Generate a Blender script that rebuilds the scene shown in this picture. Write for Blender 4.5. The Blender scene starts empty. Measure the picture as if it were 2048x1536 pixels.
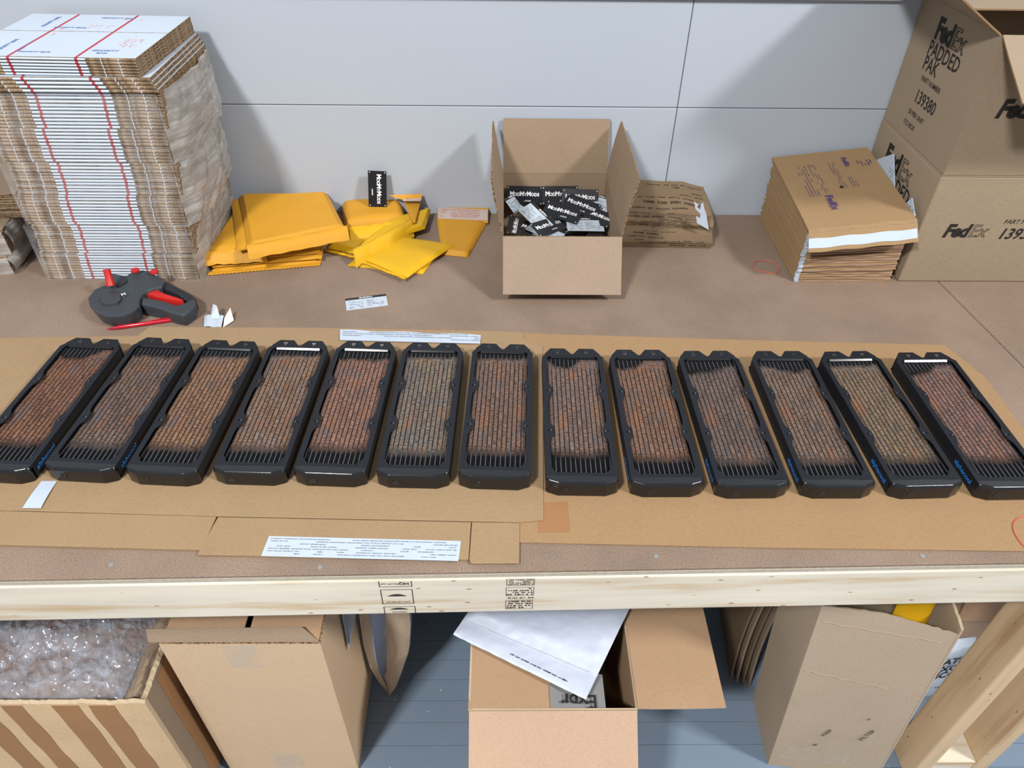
import bpy, bmesh, math, random
from mathutils import Vector, Matrix, noise
V = Vector
D = bpy.data
SC = bpy.context.scene
COL = SC.collection
R_ = math.radians

# ------------------------------------------------------------------ camera, world, lamps, exposure
cam = D.cameras.new('camera'); cam.sensor_width = 36; cam.lens = 36 * 1471 / 2048
cam.clip_start = .02
co = D.objects.new('camera', cam); COL.objects.link(co)
pitch, roll, yaw = R_(40.7), R_(.8), R_(1.0)
fw = V((math.sin(yaw)*math.cos(pitch), math.cos(yaw)*math.cos(pitch), -math.sin(pitch)))
rt = V((math.cos(yaw), -math.sin(yaw), 0)); up = rt.cross(fw)
r2 = rt*math.cos(roll) + up*math.sin(roll); u2 = up*math.cos(roll) - rt*math.sin(roll)
co.matrix_world = Matrix(((r2.x, u2.x, -fw.x, 0), (r2.y, u2.y, -fw.y, 0), (r2.z, u2.z, -fw.z, 1.91), (0, 0, 0, 1)))
SC.camera = co
w = D.worlds.new('room_light'); SC.world = w; w.use_nodes = True
w.node_tree.nodes['Background'].inputs[0].default_value = (.93, .96, 1, 1)
w.node_tree.nodes['Background'].inputs[1].default_value = .43
def area(name, loc, tgt, sx, sy, watts, col=(1, .985, .96)):
    l = D.lights.new(name, 'AREA'); l.shape = 'RECTANGLE'; l.size = sx; l.size_y = sy; l.energy = watts; l.color = col
    o = D.objects.new(name, l); COL.objects.link(o); o.location = loc
    o.rotation_euler = (V(tgt)-V(loc)).to_track_quat('-Z', 'Y').to_euler()
area('ceiling_lamp_left', (-1.9, -1.95, 5.0), (-.4, .9, .6), .60, .40, 275)
area('ceiling_lamp_right', (4.0, -1.2, 5.0), (.8, 1.4, .6), .80, .50, 285)
SC.view_settings.view_transform = 'Standard'; SC.view_settings.look = 'None'
SC.view_settings.exposure = 0; SC.view_settings.gamma = 1; SC.view_settings.use_curve_mapping = False

# ------------------------------------------------------------------ materials
def lin(c): return tuple(((v/255)/12.92 if v/255 <= .04045 else ((v/255+.055)/1.055)**2.4) for v in c)
class NT:
    def __init__(s, name):
        s.m = D.materials.new(name); s.m.use_nodes = True; s.t = s.m.node_tree; s.b = s.t.nodes['Principled BSDF']
    def n(s, typ, **kw):
        x = s.t.nodes.new(typ)
        for k, v in kw.items():
            if k.startswith('i_'): x.inputs[k[2:].replace('_', ' ')].default_value = v
            else: setattr(x, k, v)
        return x
    def l(s, a, b): s.t.links.new(a, b)
    def coord(s, scale=(1, 1, 1), obj=None):
        t = s.n('ShaderNodeTexCoord'); mp = s.n('ShaderNodeMapping'); mp.inputs['Scale'].default_value = scale
        if obj is not None: t.object = obj
        s.l(t.outputs['Object'], mp.inputs[0]); return mp.outputs[0]
    def noise(s, co, scale, detail=3, rough=.55):
        x = s.n('ShaderNodeTexNoise'); x.inputs['Scale'].default_value = scale; x.inputs['Detail'].default_value = detail; x.inputs['Roughness'].default_value = rough
        s.l(co, x.inputs['Vector']); return x.outputs['Fac']
    def ramp(s, fac, stops):
        x = s.n('ShaderNodeValToRGB'); e = x.color_ramp.elements
        while len(e) < len(stops): e.new(.5)
        for q, (p, c) in zip(e, stops): q.position = p; q.color = (*c, 1) if len(c) == 3 else c
        s.l(fac, x.inputs[0]); return x.outputs[0]
    def mix(s, fac, a, b, typ='MIX'):
        x = s.n('ShaderNodeMix', data_type='RGBA', blend_type=typ)
        for k, v in ((0, fac), (6, a), (7, b)):
            if hasattr(v, 'is_linked') or hasattr(v, 'links'): s.l(v, x.inputs[k])
            else: x.inputs[k].default_value = v if k == 0 else ((*v, 1) if len(v) == 3 else v)
        return x.outputs[2]
    def math(s, op, a, b=None, c=None):
        x = s.n('ShaderNodeMath', operation=op)
        for i, v in enumerate((a, b, c)):
            if v is None: continue
            if hasattr(v, 'links'): s.l(v, x.inputs[i])
            else: x.inputs[i].default_value = v
        return x.outputs[0]
    def bump(s, h, strength=.3, dist=.001):
        x = s.n('ShaderNodeBump'); x.inputs['Strength'].default_value = strength; x.inputs['Distance'].default_value = dist
        s.l(h, x.inputs['Height']); s.l(x.outputs[0], s.b.inputs['Normal'])
    def fin(s, col=None, rough=.6, spec=.3, metal=0):
        if col is not None:
            if hasattr(col, 'links'): s.l(col, s.b.inputs['Base Color'])
            else: s.b.inputs['Base Color'].default_value = (*col, 1)
        s.b.inputs['Roughness'].default_value = rough; s.b.inputs['Specular IOR Level'].default_value = spec; s.b.inputs['Metallic'].default_value = metal
        return s.m
def mul(c, k): return tuple(min(1, v*k) for v in c)
def plain(name, rgb, rough=.6, spec=.3, var=.08, scale=25, metal=0, bump=0, bscale=200):
    t = NT(name); c = lin(rgb); co = t.coord()
    t.fin(t.mix(t.noise(co, scale), mul(c, 1-var), mul(c, 1+var)), rough, spec, metal)
    if bump: t.bump(t.noise(co, bscale, 2), bump)
    return t.m
def kraft(name, rgb, var=.09, flute=0, fscale=260, fax=0, rough=.8):
    t = NT(name); c = lin(rgb); co = t.coord()
    a = t.mix(t.noise(co, 7, 4), mul(c, 1-var), mul(c, 1+var))
    f = t.ramp(t.noise(t.coord((1, 3, 3)), 180, 3, .7), [(.3, (.86, .86, .86)), (.7, (1.06, 1.06, 1.06))])
    a = t.mix(1, a, f, 'MULTIPLY')
    h = t.noise(co, 150, 3)
    if flute:
        wv = t.n('ShaderNodeTexWave', wave_type='BANDS', bands_direction='XYZ'[fax]); wv.inputs['Scale'].default_value = fscale/6.283
        wv.inputs['Distortion'].default_value = .6; t.l(co, wv.inputs['Vector'])
        h = t.math('ADD', h, t.math('MULTIPLY', wv.outputs['Fac'], flute))
    t.fin(a, rough, .15); t.bump(h, .25, .0008); return t.m
M = {}
M['kraft'] = kraft('kraft_board', (151, 131, 109))
M['kraft_tan'] = kraft('kraft_board_tan', (155, 130, 100), flute=1.2, fscale=800, fax=1)
M['kraft_gold'] = kraft('kraft_board_golden', (155, 126, 93), var=.06)
M['kraft_front'] = kraft('kraft_board_pale', (155, 136, 119), flute=.8, fscale=900, fax=0)
M['kraft_worn'] = kraft('kraft_board_worn', (212, 180, 142), var=.16, flute=1.0, fscale=800, fax=0)
M['kraft_pale'] = kraft('kraft_board_pale', (188, 158, 135), flute=.8, fscale=900, fax=0)
M['kraft_grey'] = kraft('kraft_board_greyed', (142, 124, 106))
M['kraft_torn'] = kraft('kraft_board_greyed', (185, 165, 142))
M['kraft_fedex'] = kraft('kraft_board_brown', (153, 136, 115), var=.05)
M['kraft_box'] = kraft('kraft_board_brown', (209, 180, 148), var=.05)
M['kraft_orange'] = kraft('kraft_board_orange', (174, 143, 114))
M['kraft_mailer'] = kraft('kraft_mailer_paper', (156, 128, 94), var=.05)
M['kraft_mailer_dark'] = kraft('kraft_mailer_edge', (150, 120, 90), var=.1)
M['kraft_bag'] = kraft('kraft_used_paper', (118, 99, 78), var=.16)
M['kraft_edge'] = kraft('kraft_cut_edge', (141, 113, 84), var=.25)
def flute_edge(name, lo, hi, scale):
    t = NT(name); co = t.coord()
    x = t.noise(t.coord((1, 1, .8)), scale, 2, .6)
    t.fin(t.ramp(x, [(.38, lin(lo)), (.58, lin(hi))]), .85, .1); return t.m
M['flute_edge'] = flute_edge('corrugated_edge', (70, 54, 40), (156, 128, 96), 330)
M['flute_front'] = flute_edge('flap_end_edge', (110, 90, 70), (158, 136, 112), 60)
M['tape_brown'] = kraft('brown_paper_tape', (160, 118, 80), var=.12, rough=.55)
M['torn'] = kraft('torn_board_fibre', (192, 172, 143), var=.2)
def hardboard():
    t = NT('hardboard'); co = t.coord()
    c1, c2 = lin((127, 109, 95)), lin((143, 124, 109))
    a = t.mix(t.ramp(t.noise(co, 3.5, 5, .6), [(.35, (0, 0, 0)), (.65, (1, 1, 1))]), c1, c2)
    sp = t.ramp(t.noise(co, 330, 3, .75), [(.3, (.66, .62, .6)), (.52, (1, 1, 1)), (.75, (1.14, 1.13, 1.12))])
    a = t.mix(1, a, sp, 'MULTIPLY')
    t.fin(a, .62, .25); t.bump(t.noise(co, 300, 3), .25, .0008); return t.m
M['hardboard'] = hardboard()
def wood(name, rgb, ax=0, knots=True, dark=(196, 168, 128)):
    t = NT(name); sc = [14, 14, 14]; sc[ax] = .9
    co = t.coord(tuple(sc)); c = lin(rgb)
    g = t.noise(co, 2.2, 6, .6)
    a = t.ramp(g, [(.3, lin(dark)), (.46, mul(c, .93)), (.6, c), (.8, mul(c, 1.06))])
    ks = [1, 1, 1]; ks[ax] = .38
    if knots:
        vo = t.n('ShaderNodeTexVoronoi', feature='F1'); vo.inputs['Scale'].default_value = 27; vo.inputs['Randomness'].default_value = 1
        kc = [1, 1.6, 1.6]; kc = [1.5, 1.5, 1.5]; kc[ax] = .62
        t.l(t.coord(tuple(kc)), vo.inputs['Vector'])
        k = t.ramp(vo.outputs['Distance'], [(.03, lin((112, 84, 60))), (.06, lin((196, 170, 134))), (.11, (1, 1, 1))])
        a = t.mix(.75, a, k, 'MULTIPLY')
    bl = t.ramp(t.noise(t.coord((2, 2, 2)), 1.5, 2), [(.3, (.94, .93, .92)), (.7, (1.05, 1.05, 1.05))])
    a = t.mix(1, a, bl, 'MULTIPLY')
    t.fin(a, .6, .25); t.bump(g, .2, .0006); return t.m
M['pine'] = wood('pine_lumber', (223, 214, 197))
M['pine_leg'] = wood('pine_lumber_leg', (212, 184, 148), ax=2, dark=(180, 146, 108))
M['ply_edge'] = plain('plywood_edge', (177, 169, 154), .8, .1, .25, 160)
def wallm():
    t = NT('white_painted_panel'); co = t.coord()
    a = t.mix(t.noise(co, 1.3, 4), lin((171, 179, 190)), lin((177, 185, 196)))
    st = t.noise(t.coord((3, 1, 60)), 2.5, 3)
    sc = t.ramp(t.noise(t.coord((7, 1, 4)), 3.2, 5, .7), [(.24, (.86, .86, .86)), (.30, (1, 1, 1))])
    a = t.mix(.6, a, sc, 'MULTIPLY')
    t.fin(a, .5, .3); t.bump(st, .12, .001); return t.m
M['wall'] = wallm()
M['wall_gap'] = plain('panel_joint', (132, 134, 138), .9, .1)
M['ledge'] = plain('ledge_white_paint', (180, 185, 190), .55)
def floorm():
    t = NT('grey_floor_paint'); co = t.coord()
    a = t.mix(t.noise(co, 2.5, 4), lin((108, 125, 143)), lin((127, 144, 164)))
    sp = t.ramp(t.noise(co, 70, 1, .5), [(.77, (0, 0, 0)), (.80, (1, 1, 1))])
    a = t.mix(sp, a, lin((190, 196, 200)))
    t.fin(a, .42, .4); t.bump(t.noise(co, 40, 3), .12, .001); return t.m
M['floor'] = floorm()
M['floor_gap'] = plain('floor_joint', (60, 66, 74), .8)
M['black_steel'] = plain('black_powder_coat', (25, 28, 34), .46, .30, .15, 60, bump=.08, bscale=600)
M['black_gloss'] = plain('black_gloss_enamel', (22, 23, 26), .16, .6, .1)
M['black_plug'] = plain('black_nickel_plug', (30, 30, 32), .25, .6)
M['tube'] = plain('radiator_tube_edge', (52, 52, 56), .42, .5, .25, 80)
M['dark'] = plain('radiator_inside', (8, 8, 9), .8, .1)
M['blue_print'] = plain('blue_print', (40, 132, 222), .4)
M['screw'] = plain('zinc_screw', (170, 170, 168), .35, .5, metal=.6)
M['white_card'] = plain('white_coated_board', (183, 194, 206), .5, .3, .03, 12)
M['white_paper'] = plain('white_paper', (181, 193, 208), .6, .25, .04, 14)
M['white_poly'] = plain('white_padded_film', (194, 202, 221), .42, .4, .06, 20, bump=.5, bscale=130)
M['grey_print'] = plain('grey_print', (120, 126, 136), .7)
M['black_card'] = plain('black_card', (24, 25, 31), .32, .45, .2, 20)
M['white_print'] = plain('white_print', (232, 234, 238), .5)
M['black_ink'] = plain('black_ink', (38, 36, 36), .7)
M['brown_ink'] = plain('brown_ink', (62, 50, 42), .8)
M['violet_ink'] = plain('violet_ink', (84, 66, 112), .7)
M['blue_ink'] = plain('blue_ink', (88, 118, 178), .7)
M['red_ink'] = plain('red_ink', (214, 150, 150), .7)
M['yellow'] = plain('yellow_mailer_paper', (201, 145, 39), .55, .3, .05, 9, bump=.12, bscale=60)
M['yellow_lemon'] = plain('lemon_mailer_paper', (211, 164, 26), .5, .3, .05, 9, bump=.12, bscale=60)
M['strip_pink'] = plain('peel_strip', (191, 174, 166), .5)
M['pink_ink'] = plain('salmon_ink', (214, 140, 122), .7)
M['gun_grey'] = plain('dark_grey_plastic', (59, 64, 70), .38, .4, .08, 40)
M['gun_dark'] = plain('darker_grey_plastic', (40, 43, 48), .42, .4)
M['red_plastic'] = plain('red_plastic', (188, 39, 35), .38, .4, .05)
M['red_pen'] = plain('red_translucent_pen', (181, 24, 42), .2, .5, .1, 60)
M['red_cord'] = plain('salmon_rubber', (206, 96, 76), .5)
M['scrap_inner'] = plain('backing_paper', (226, 226, 216), .5)
M['amber'] = plain('amber_tape', (151, 110, 73), .35, .35, .05)
def film(name, col, alpha, rough=.12, var=0, scale=14):
    t = NT(name); co = t.coord()
    nt = t.t; out = nt.nodes['Material Output']
    tr = t.n('ShaderNodeBsdfTransparent'); mx = t.n('ShaderNodeMixShader')
    t.fin(lin(col), rough, .55)
    if var:
        f = t.ramp(t.noise(t.coord((1, 1, 1)), scale, 4, .65), [(.35, (alpha-var,)*3), (.65, (alpha+var,)*3)])
        t.l(f, mx.inputs[0])
    else: mx.inputs[0].default_value = alpha
    t.l(tr.outputs[0], mx.inputs[1]); t.l(t.b.outputs[0], mx.inputs[2]); t.l(mx.outputs[0], out.inputs[0])
    return t.m
M['film_clear'] = film('clear_stretch_film', (235, 238, 242), .10, .08, .06, 30)
def film_wrinkled():
    t = NT('wrinkled_stretch_film'); nt = t.t
    d1 = t.n('ShaderNodeTexCoord'); mp = t.n('ShaderNodeMapping'); mp.inputs['Rotation'].default_value = (R_(-38), 0, 0); mp.inputs['Scale'].default_value = (3, 3, 34)
    mp2 = t.n('ShaderNodeMapping'); mp2.inputs['Scale'].default_value = (1, 1, 1)
    t.l(d1.outputs['Object'], mp.inputs[0])
    n1 = t.noise(mp.outputs[0], 1.6, 5, .6); n2 = t.noise(d1.outputs['Object'], 17, 4, .6)
    t.fin(t.mix(n1, lin((160, 156, 151)), lin((204, 201, 197))), .22, .6)
    t.bump(t.math('ADD', n1, t.math('MULTIPLY', n2, .5)), .9, .006)
    tr = t.n('ShaderNodeBsdfTransparent'); mx = t.n('ShaderNodeMixShader')
    f = t.ramp(t.math('ADD', t.math('MULTIPLY', n1, .6), t.math('MULTIPLY', n2, .4)), [(.36, (.34, .34, .34)), (.62, (.80, .80, .80))])
    t.l(f, mx.inputs[0]); t.l(tr.outputs[0], mx.inputs[1]); t.l(t.b.outputs[0], mx.inputs[2]); t.l(mx.outputs[0], nt.nodes['Material Output'].inputs[0])
    return t.m
M['film_milky'] = film_wrinkled()
M['film_tape'] = film('clear_packing_tape', (222, 214, 200), .16, .1, .1, 30)
M['bubble'] = film('bubble_wrap_film', (196, 205, 220), .50, .07, .2, 26)
M['bubble'].node_tree.nodes['Principled BSDF'].inputs['Metallic'].default_value = .35
M['bubble'].node_tree.nodes['Principled BSDF'].inputs['Specular IOR Level'].default_value = 1
M['grey_tape'] = film('smoky_printed_tape', (150, 150, 152), .75, .2)
def carton_white():
    t = NT('white_board_red_stripes'); tc = t.n('ShaderNodeTexCoord'); sx = t.n('ShaderNodeSeparateXYZ'); t.l(tc.outputs['Object'], sx.inputs[0])
    base = t.mix(t.noise(tc.outputs['Object'], 6, 3), lin((184, 196, 211)), lin((193, 204, 217)))
    f = None
    for x0 in (-.075, .0645):
        a = t.math('LESS_THAN', t.math('ABSOLUTE', t.math('SUBTRACT', sx.outputs[0], x0)), .0032)
        f = a if f is None else t.math('MAXIMUM', f, a)
    t.fin(t.mix(f, base, lin((173, 42, 59))), .5, .3); return t.m
M['carton_white'] = carton_white()

# ------------------------------------------------------------------ mesh helpers
class MB:
    def __init__(s): s.v = []; s.f = []; s.m = []
    def add(s, vs, fs, m=0):
        b = len(s.v); s.v += [V(p) for p in vs]
        for i, f in enumerate(fs):
            s.f.append([b+k for k in f]); s.m.append(m[i] if isinstance(m, (list, tuple)) else m)
        return s
    def box(s, a, b, m=0, X=None):
        (x0, y0, z0), (x1, y1, z1) = a, b
        vs = [V(p) for p in ((x0, y0, z0), (x1, y0, z0), (x1, y1, z0), (x0, y1, z0), (x0, y0, z1), (x1, y0, z1), (x1, y1, z1), (x0, y1, z1))]
        if X is not None: vs = [X @ v for v in vs]
        # order: bottom, top, front(-y), right(+x), back, left
        return s.add(vs, [(0, 3, 2, 1), (4, 5, 6, 7), (0, 1, 5, 4), (1, 2, 6, 5), (2, 3, 7, 6), (3, 0, 4, 7)], m)
    def prism(s, pts, z0, z1, mt=0, ms=None, X=None, taper=None, base=None):
        n = len(pts); ms = mt if ms is None else ms
        a = sum(pts[i][0]*pts[(i+1) % n][1]-pts[(i+1) % n][0]*pts[i][1] for i in range(n))
        if a < 0: pts = pts[::-1]
        lo = [V((p[0], p[1], z0)) for p in pts]; hi = [V((p[0], p[1], z1)) for p in pts]
        if base:
            c = sum(lo, V())/n
            lo = [V((c.x+(p.x-c.x)*base, c.y+(p.y-c.y)*base, z0)) for p in lo]
        if taper:
            c = sum(hi, V())/n; hi = [c+(h-c)*taper for h in hi]
            for h in hi: h.z = z1
        vs = lo+hi
        if X is not None: vs = [X @ v for v in vs]
        return s.add(vs, [tuple(range(n-1, -1, -1)), tuple(range(n, 2*n))]+[(i, (i+1) % n, n+(i+1) % n, n+i) for i in range(n)], [ms, mt]+[ms]*n)
    def panel(s, a, b, c, d, t, m=0, me=None, mb=None):
        a, b, c, d = map(V, (a, b, c, d)); n = (b-a).cross(d-a).normalized()*t
        me = m if me is None else me; mb = m if mb is None else mb
        return s.add([a, b, c, d, a-n, b-n, c-n, d-n], [(0, 1, 2, 3), (7, 6, 5, 4), (0, 4, 5, 1), (1, 5, 6, 2), (2, 6, 7, 3), (3, 7, 4, 0)], [m, mb]+[me]*4)
    def grid(s, fn, nu, nv, m=0, th=0, me=None):
        """sheet fn(u,v)->point; th>0 adds an underside and rim"""
        P = [[V(fn(i/nu, j/nv)) for j in range(nv+1)] for i in range(nu+1)]
        id = lambda i, j: i*(nv+1)+j
        vs = [P[i][j] for i in range(nu+1) for j in range(nv+1)]
        fs = [(id(i, j), id(i+1, j), id(i+1, j+1), id(i, j+1)) for i in range(nu) for j in range(nv)]
        ms = [m]*len(fs)
        if th:
            N = len(vs); nn = []
            for i in range(nu+1):
                for j in range(nv+1):
                    du = P[min(i+1, nu)][j]-P[max(i-1, 0)][j]; dv = P[i][min(j+1, nv)]-P[i][max(j-1, 0)]
                    nn.append(du.cross(dv).normalized())
            vs += [v-n*th for v, n in zip(vs, nn)]
            fs += [tuple(N+k for k in f[::-1]) for f in fs]; ms += ms[:]
            me = m if me is None else me
            rim = [id(i, 0) for i in range(nu+1)]+[id(nu, j) for j in range(1, nv+1)]+[id(i, nv) for i in range(nu-1, -1, -1)]+[id(0, j) for j in range(nv-1, 0, -1)]
            for k in range(len(rim)):
                a, b = rim[k], rim[(k+1) % len(rim)]; fs.append((b, a, a+N, b+N)); ms.append(me)
        return s.add(vs, fs, ms)
    def pillow(s, c00, c10, c11, c01, th, nu=14, nv=14, nz=.002, seed=0, m=0, edge=.035, nsc=14, base=.0015, warp=.0):
        c00, c10, c11, c01 = map(V, (c00, c10, c11, c01)); n = (c10-c00).cross(c01-c00).normalized()
        W = (c10-c00).length; L = (c01-c00).length
        def bas(u, v):
            p = c00*(1-u)*(1-v)+c10*u*(1-v)+c11*u*v+c01*(1-u)*v
            return p+n*warp*(noise.noise(p*9+V((seed*3.7, 1, 2))))
        def top(u, v):
            p = bas(u, v); d = min(min(u, 1-u)*W, min(v, 1-v)*L); k = min(1, d/edge); k = math.sqrt(max(0, 1-(1-k)**2))
            return p+n*(base+(th-base)*k+nz*k*noise.noise(p*nsc+V((seed*5.1, 0, 0))))
        tb = MB(); tb.grid(top, nu, nv, m); N = len(tb.v)
        lo = [bas(i/nu, j/nv) for i in range(nu+1) for j in range(nv+1)]
        fs = list(tb.f); id = lambda i, j: i*(nv+1)+j
        f2 = [tuple(N+k for k in f[::-1]) for f in fs]
        rim = [id(i, 0) for i in range(nu+1)]+[id(nu, j) for j in range(1, nv+1)]+[id(i, nv) for i in range(nu-1, -1, -1)]+[id(0, j) for j in range(nv-1, 0, -1)]
        f3 = [(rim[(k+1) % len(rim)], rim[k], rim[k]+N, rim[(k+1) % len(rim)]+N) for k in range(len(rim))]
        return s.add(tb.v+lo, fs+f2+f3, m)
    def tube(s, pts, r, n=8, m=0, closed=False):
        pts = [V(p) for p in pts]; N = len(pts); rings = []
        rr = r if isinstance(r, (list, tuple)) else [r]*N
        for i, p in enumerate(pts):
            a = pts[(i-1) % N] if (i or closed) else p; b = pts[(i+1) % N] if (i < N-1 or closed) else p
            t = (b-a).normalized(); q = t.cross(V((0, 0, 1)))
            if q.length < .01: q = t.cross(V((0, 1, 0)))
            q.normalize(); w_ = t.cross(q)
            rings.append([p+(q*math.cos(2*math.pi*k/n)+w_*math.sin(2*math.pi*k/n))*rr[i] for k in range(n)])
        vs = [v for g in rings for v in g]; fs = []
        for i in range(N if closed else N-1):
            j = (i+1) % N
            fs += [(i*n+k, i*n+(k+1) % n, j*n+(k+1) % n, j*n+k) for k in range(n)]
        if not closed: fs += [tuple(range(n-1, -1, -1)), tuple(range((N-1)*n, N*n))]
        return s.add(vs, fs, m)
    def cyl(s, p, axis, r, h, n=16, m=0, r1=None):
        p = V(p); a = V(axis).normalized(); return s.tube([p, p+a*h], [r, r if r1 is None else r1], n, m)
def link(o, parent=None):
    COL.objects.link(o)
    if parent is not None: o.parent = parent
    return o
def root_inv(parent):
    Mx = Matrix(); p = parent
    while p is not None: Mx = p.matrix_basis @ Mx; p = p.parent
    return Mx.inverted()
def obj(name, mb, mats, parent=None, origin=None, local=False, smooth=False, bevel=0, seg=2, ang=50):
    me = D.meshes.new(name)
    X = Matrix()
    if parent is not None and not local: X = root_inv(parent)
    if origin is not None: X = Matrix.Translation(-V(origin))
    me.from_pydata([X @ v for v in mb.v], [], mb.f)
    for mm in (mats if isinstance(mats, (list, tuple)) else [mats]): me.materials.append(M[mm] if isinstance(mm, str) else mm)
    me.polygons.foreach_set('material_index', mb.m); me.update()
    if bevel or smooth:
        bm = bmesh.new(); bm.from_mesh(me); bmesh.ops.remove_doubles(bm, verts=bm.verts, dist=1e-6)
        if bevel:
            es = [e for e in bm.edges if len(e.link_faces) == 2 and e.calc_face_angle(0) > R_(ang)]
            bmesh.ops.bevel(bm, geom=es, offset=bevel, segments=seg, profile=.6, affect='EDGES', clamp_overlap=True)
        if smooth:
            for f in bm.faces: f.smooth = True
            for e in bm.edges:
                if len(e.link_faces) == 2 and e.calc_face_angle(0) > R_(38): e.smooth = False
        bm.to_mesh(me); bm.free()
    o = D.objects.new(name, me)
    if origin is not None: o.location = origin
    return link(o, parent)
def tag(o, label, cat, group=None, kind=None):
    if label: o['label'] = label
    if cat: o['category'] = cat
    if group: o['group'] = group
    if kind: o['kind'] = kind
    return o
def thing(name, label, cat, loc=(0, 0, 0), rot=(0, 0, 0), group=None):
    o = D.objects.new(name, None); o.empty_display_size = .05; o.location = loc; o.rotation_euler = rot; link(o)
    return tag(o, label, cat, group)
def dup(o, parent=None):
    c = o.copy(); COL.objects.link(c)
    if parent is not None: c.parent = parent
    for ch in KIDS.get(o.name, list(o.children)): dup(ch, c)
    return c
KIDS = {}
def struct(o): o['kind'] = 'structure'; return o
def text(parent, s, size, org, xd, yd, mat, name='printed_text', bold=0, xs=1, shear=0, align='CENTER', outline=0, lift=.0006, local=False, space=1):
    cu = D.curves.new('t', 'FONT'); cu.body = s; cu.size = size; cu.align_x = align; cu.align_y = 'CENTER'; cu.resolution_u = 2
    cu.offset = bold*size; cu.shear = shear; cu.space_character = space
    if outline: cu.fill_mode = 'NONE'; cu.bevel_depth = outline; cu.bevel_resolution = 0
    to = D.objects.new('t', cu); COL.objects.link(to)
    me = D.meshes.new_from_object(to.evaluated_get(bpy.context.evaluated_depsgraph_get()))
    D.objects.remove(to); D.curves.remove(cu)
    xd = V(xd).normalized(); yd = (V(yd)-xd*V(yd).dot(xd)).normalized(); n = xd.cross(yd)
    X = Matrix.Translation(V(org)+n*lift) @ Matrix((xd, yd, n)).transposed().to_4x4() @ Matrix.Diagonal((xs, 1, 1, 1))
    if parent is not None and not local: X = root_inv(parent) @ X
    me.transform(X); me.materials.clear(); me.materials.append(M[mat]); me.name = name
    return link(D.objects.new(name, me), parent)
def marks(parent, org, xd, yd, w_, h_, rows, mat, fill=.7, seed=1, name='printed_lines', lift=.0006, dash=(.006, .02), th=.5, local=False, join=None):
    """rows of small printed words too small to read: flat ink dashes"""
    rg = random.Random(seed); xd = V(xd).normalized(); yd = V(yd).normalized(); n = xd.cross(yd).normalized()
    mb = join or MB(); o = V(org)+n*lift; rh = h_/rows
    for r in range(rows):
        x = rg.random()*.004
        while x < w_:
            l = rg.uniform(*dash); 
            if rg.random() < fill:
                l = min(l, w_-x); y0 = h_-rh*(r+.5)-rh*th/2; nl = max(1, int(l/(rh*th*.9)))
                for q in range(nl):
                    a = x+l*q/nl; b = a+l/nl*rg.uniform(.45, .9); ya = y0+rh*th*rg.uniform(0, .2); yb = y0+rh*th*rg.uniform(.75, 1)
                    mb.add([o+xd*a+yd*ya, o+xd*b+yd*ya, o+xd*b+yd*yb, o+xd*a+yd*yb], [(0, 1, 2, 3)])
            x += l+rh*th*.8
    if join: return mb
    return obj(name, mb, mat, parent, local=local)
rnd = random.Random(7)
ORD = ['first', 'second', 'third', 'fourth', 'fifth', 'sixth', 'seventh', 'eighth', 'ninth', 'tenth', 'eleventh', 'twelfth', 'thirteenth', 'fourteenth', 'fifteenth',
       'sixteenth', 'seventeenth', 'eighteenth', 'nineteenth', 'twentieth', 'twenty-first', 'twenty-second', 'twenty-third', 'twenty-fourth', 'twenty-fifth', 'twenty-sixth']
# ------------------------------------------------------------------ setting: wall, floor, ledge
T = .9
def yf(x): return .7074+.0192*x                   # front edge of the bench top, turned about one degree from the wall
WY = 1.93
wl = thing('wall_back', None, None, (0, WY, 0)); wl['kind'] = 'structure'
mb = MB().box((-3.4, WY+.006, 0), (3.4, WY+.06, 2.9)); obj('wall_backing', mb, 'wall_gap', wl)
SX, SZ, G = .457, 1.206, .0010
for (x0, x1) in ((-3.4, SX-G), (SX+G, 3.4)):
    for (z0, z1) in ((0, SZ-G), (SZ+G, 2.9)):
        mb = MB().box((x0, WY, z0), (x1, WY+.0055, z1)); obj('wall_panel', mb, 'wall', wl, bevel=.0012, seg=1)
mb = MB().box((-2.2, WY-.012, 1.468), (.955, WY-.0005, 1.56)); struct(obj('trim_1', mb, 'ledge', origin=(-.6, WY-.01, 1.468), bevel=.002))
fl = thing('floor', None, None, (0, 0, 0)); fl['kind'] = 'structure'
mb = MB().box((-3.4, -2.2, -.05), (3.4, WY+.06, -.012)); obj('subfloor', mb, 'floor_gap', fl)
k = 0; y = -2.2
while y < WY:
    sp = [-3.4]+sorted(rnd.uniform(-3, 3) for _ in range(2))+[3.4]
    for a, b in zip(sp[:-1], sp[1:]):
        if y < .4 and a > -3.4: continue
        if y < .4: b = 3.4
        mb = MB().box((a+.0004, y+.0005, -.012), (b-.0004, min(y+.0576, WY), rnd.uniform(-.0005, 0))); obj('floorboard', mb, 'floor', fl)
    y += .058

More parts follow.
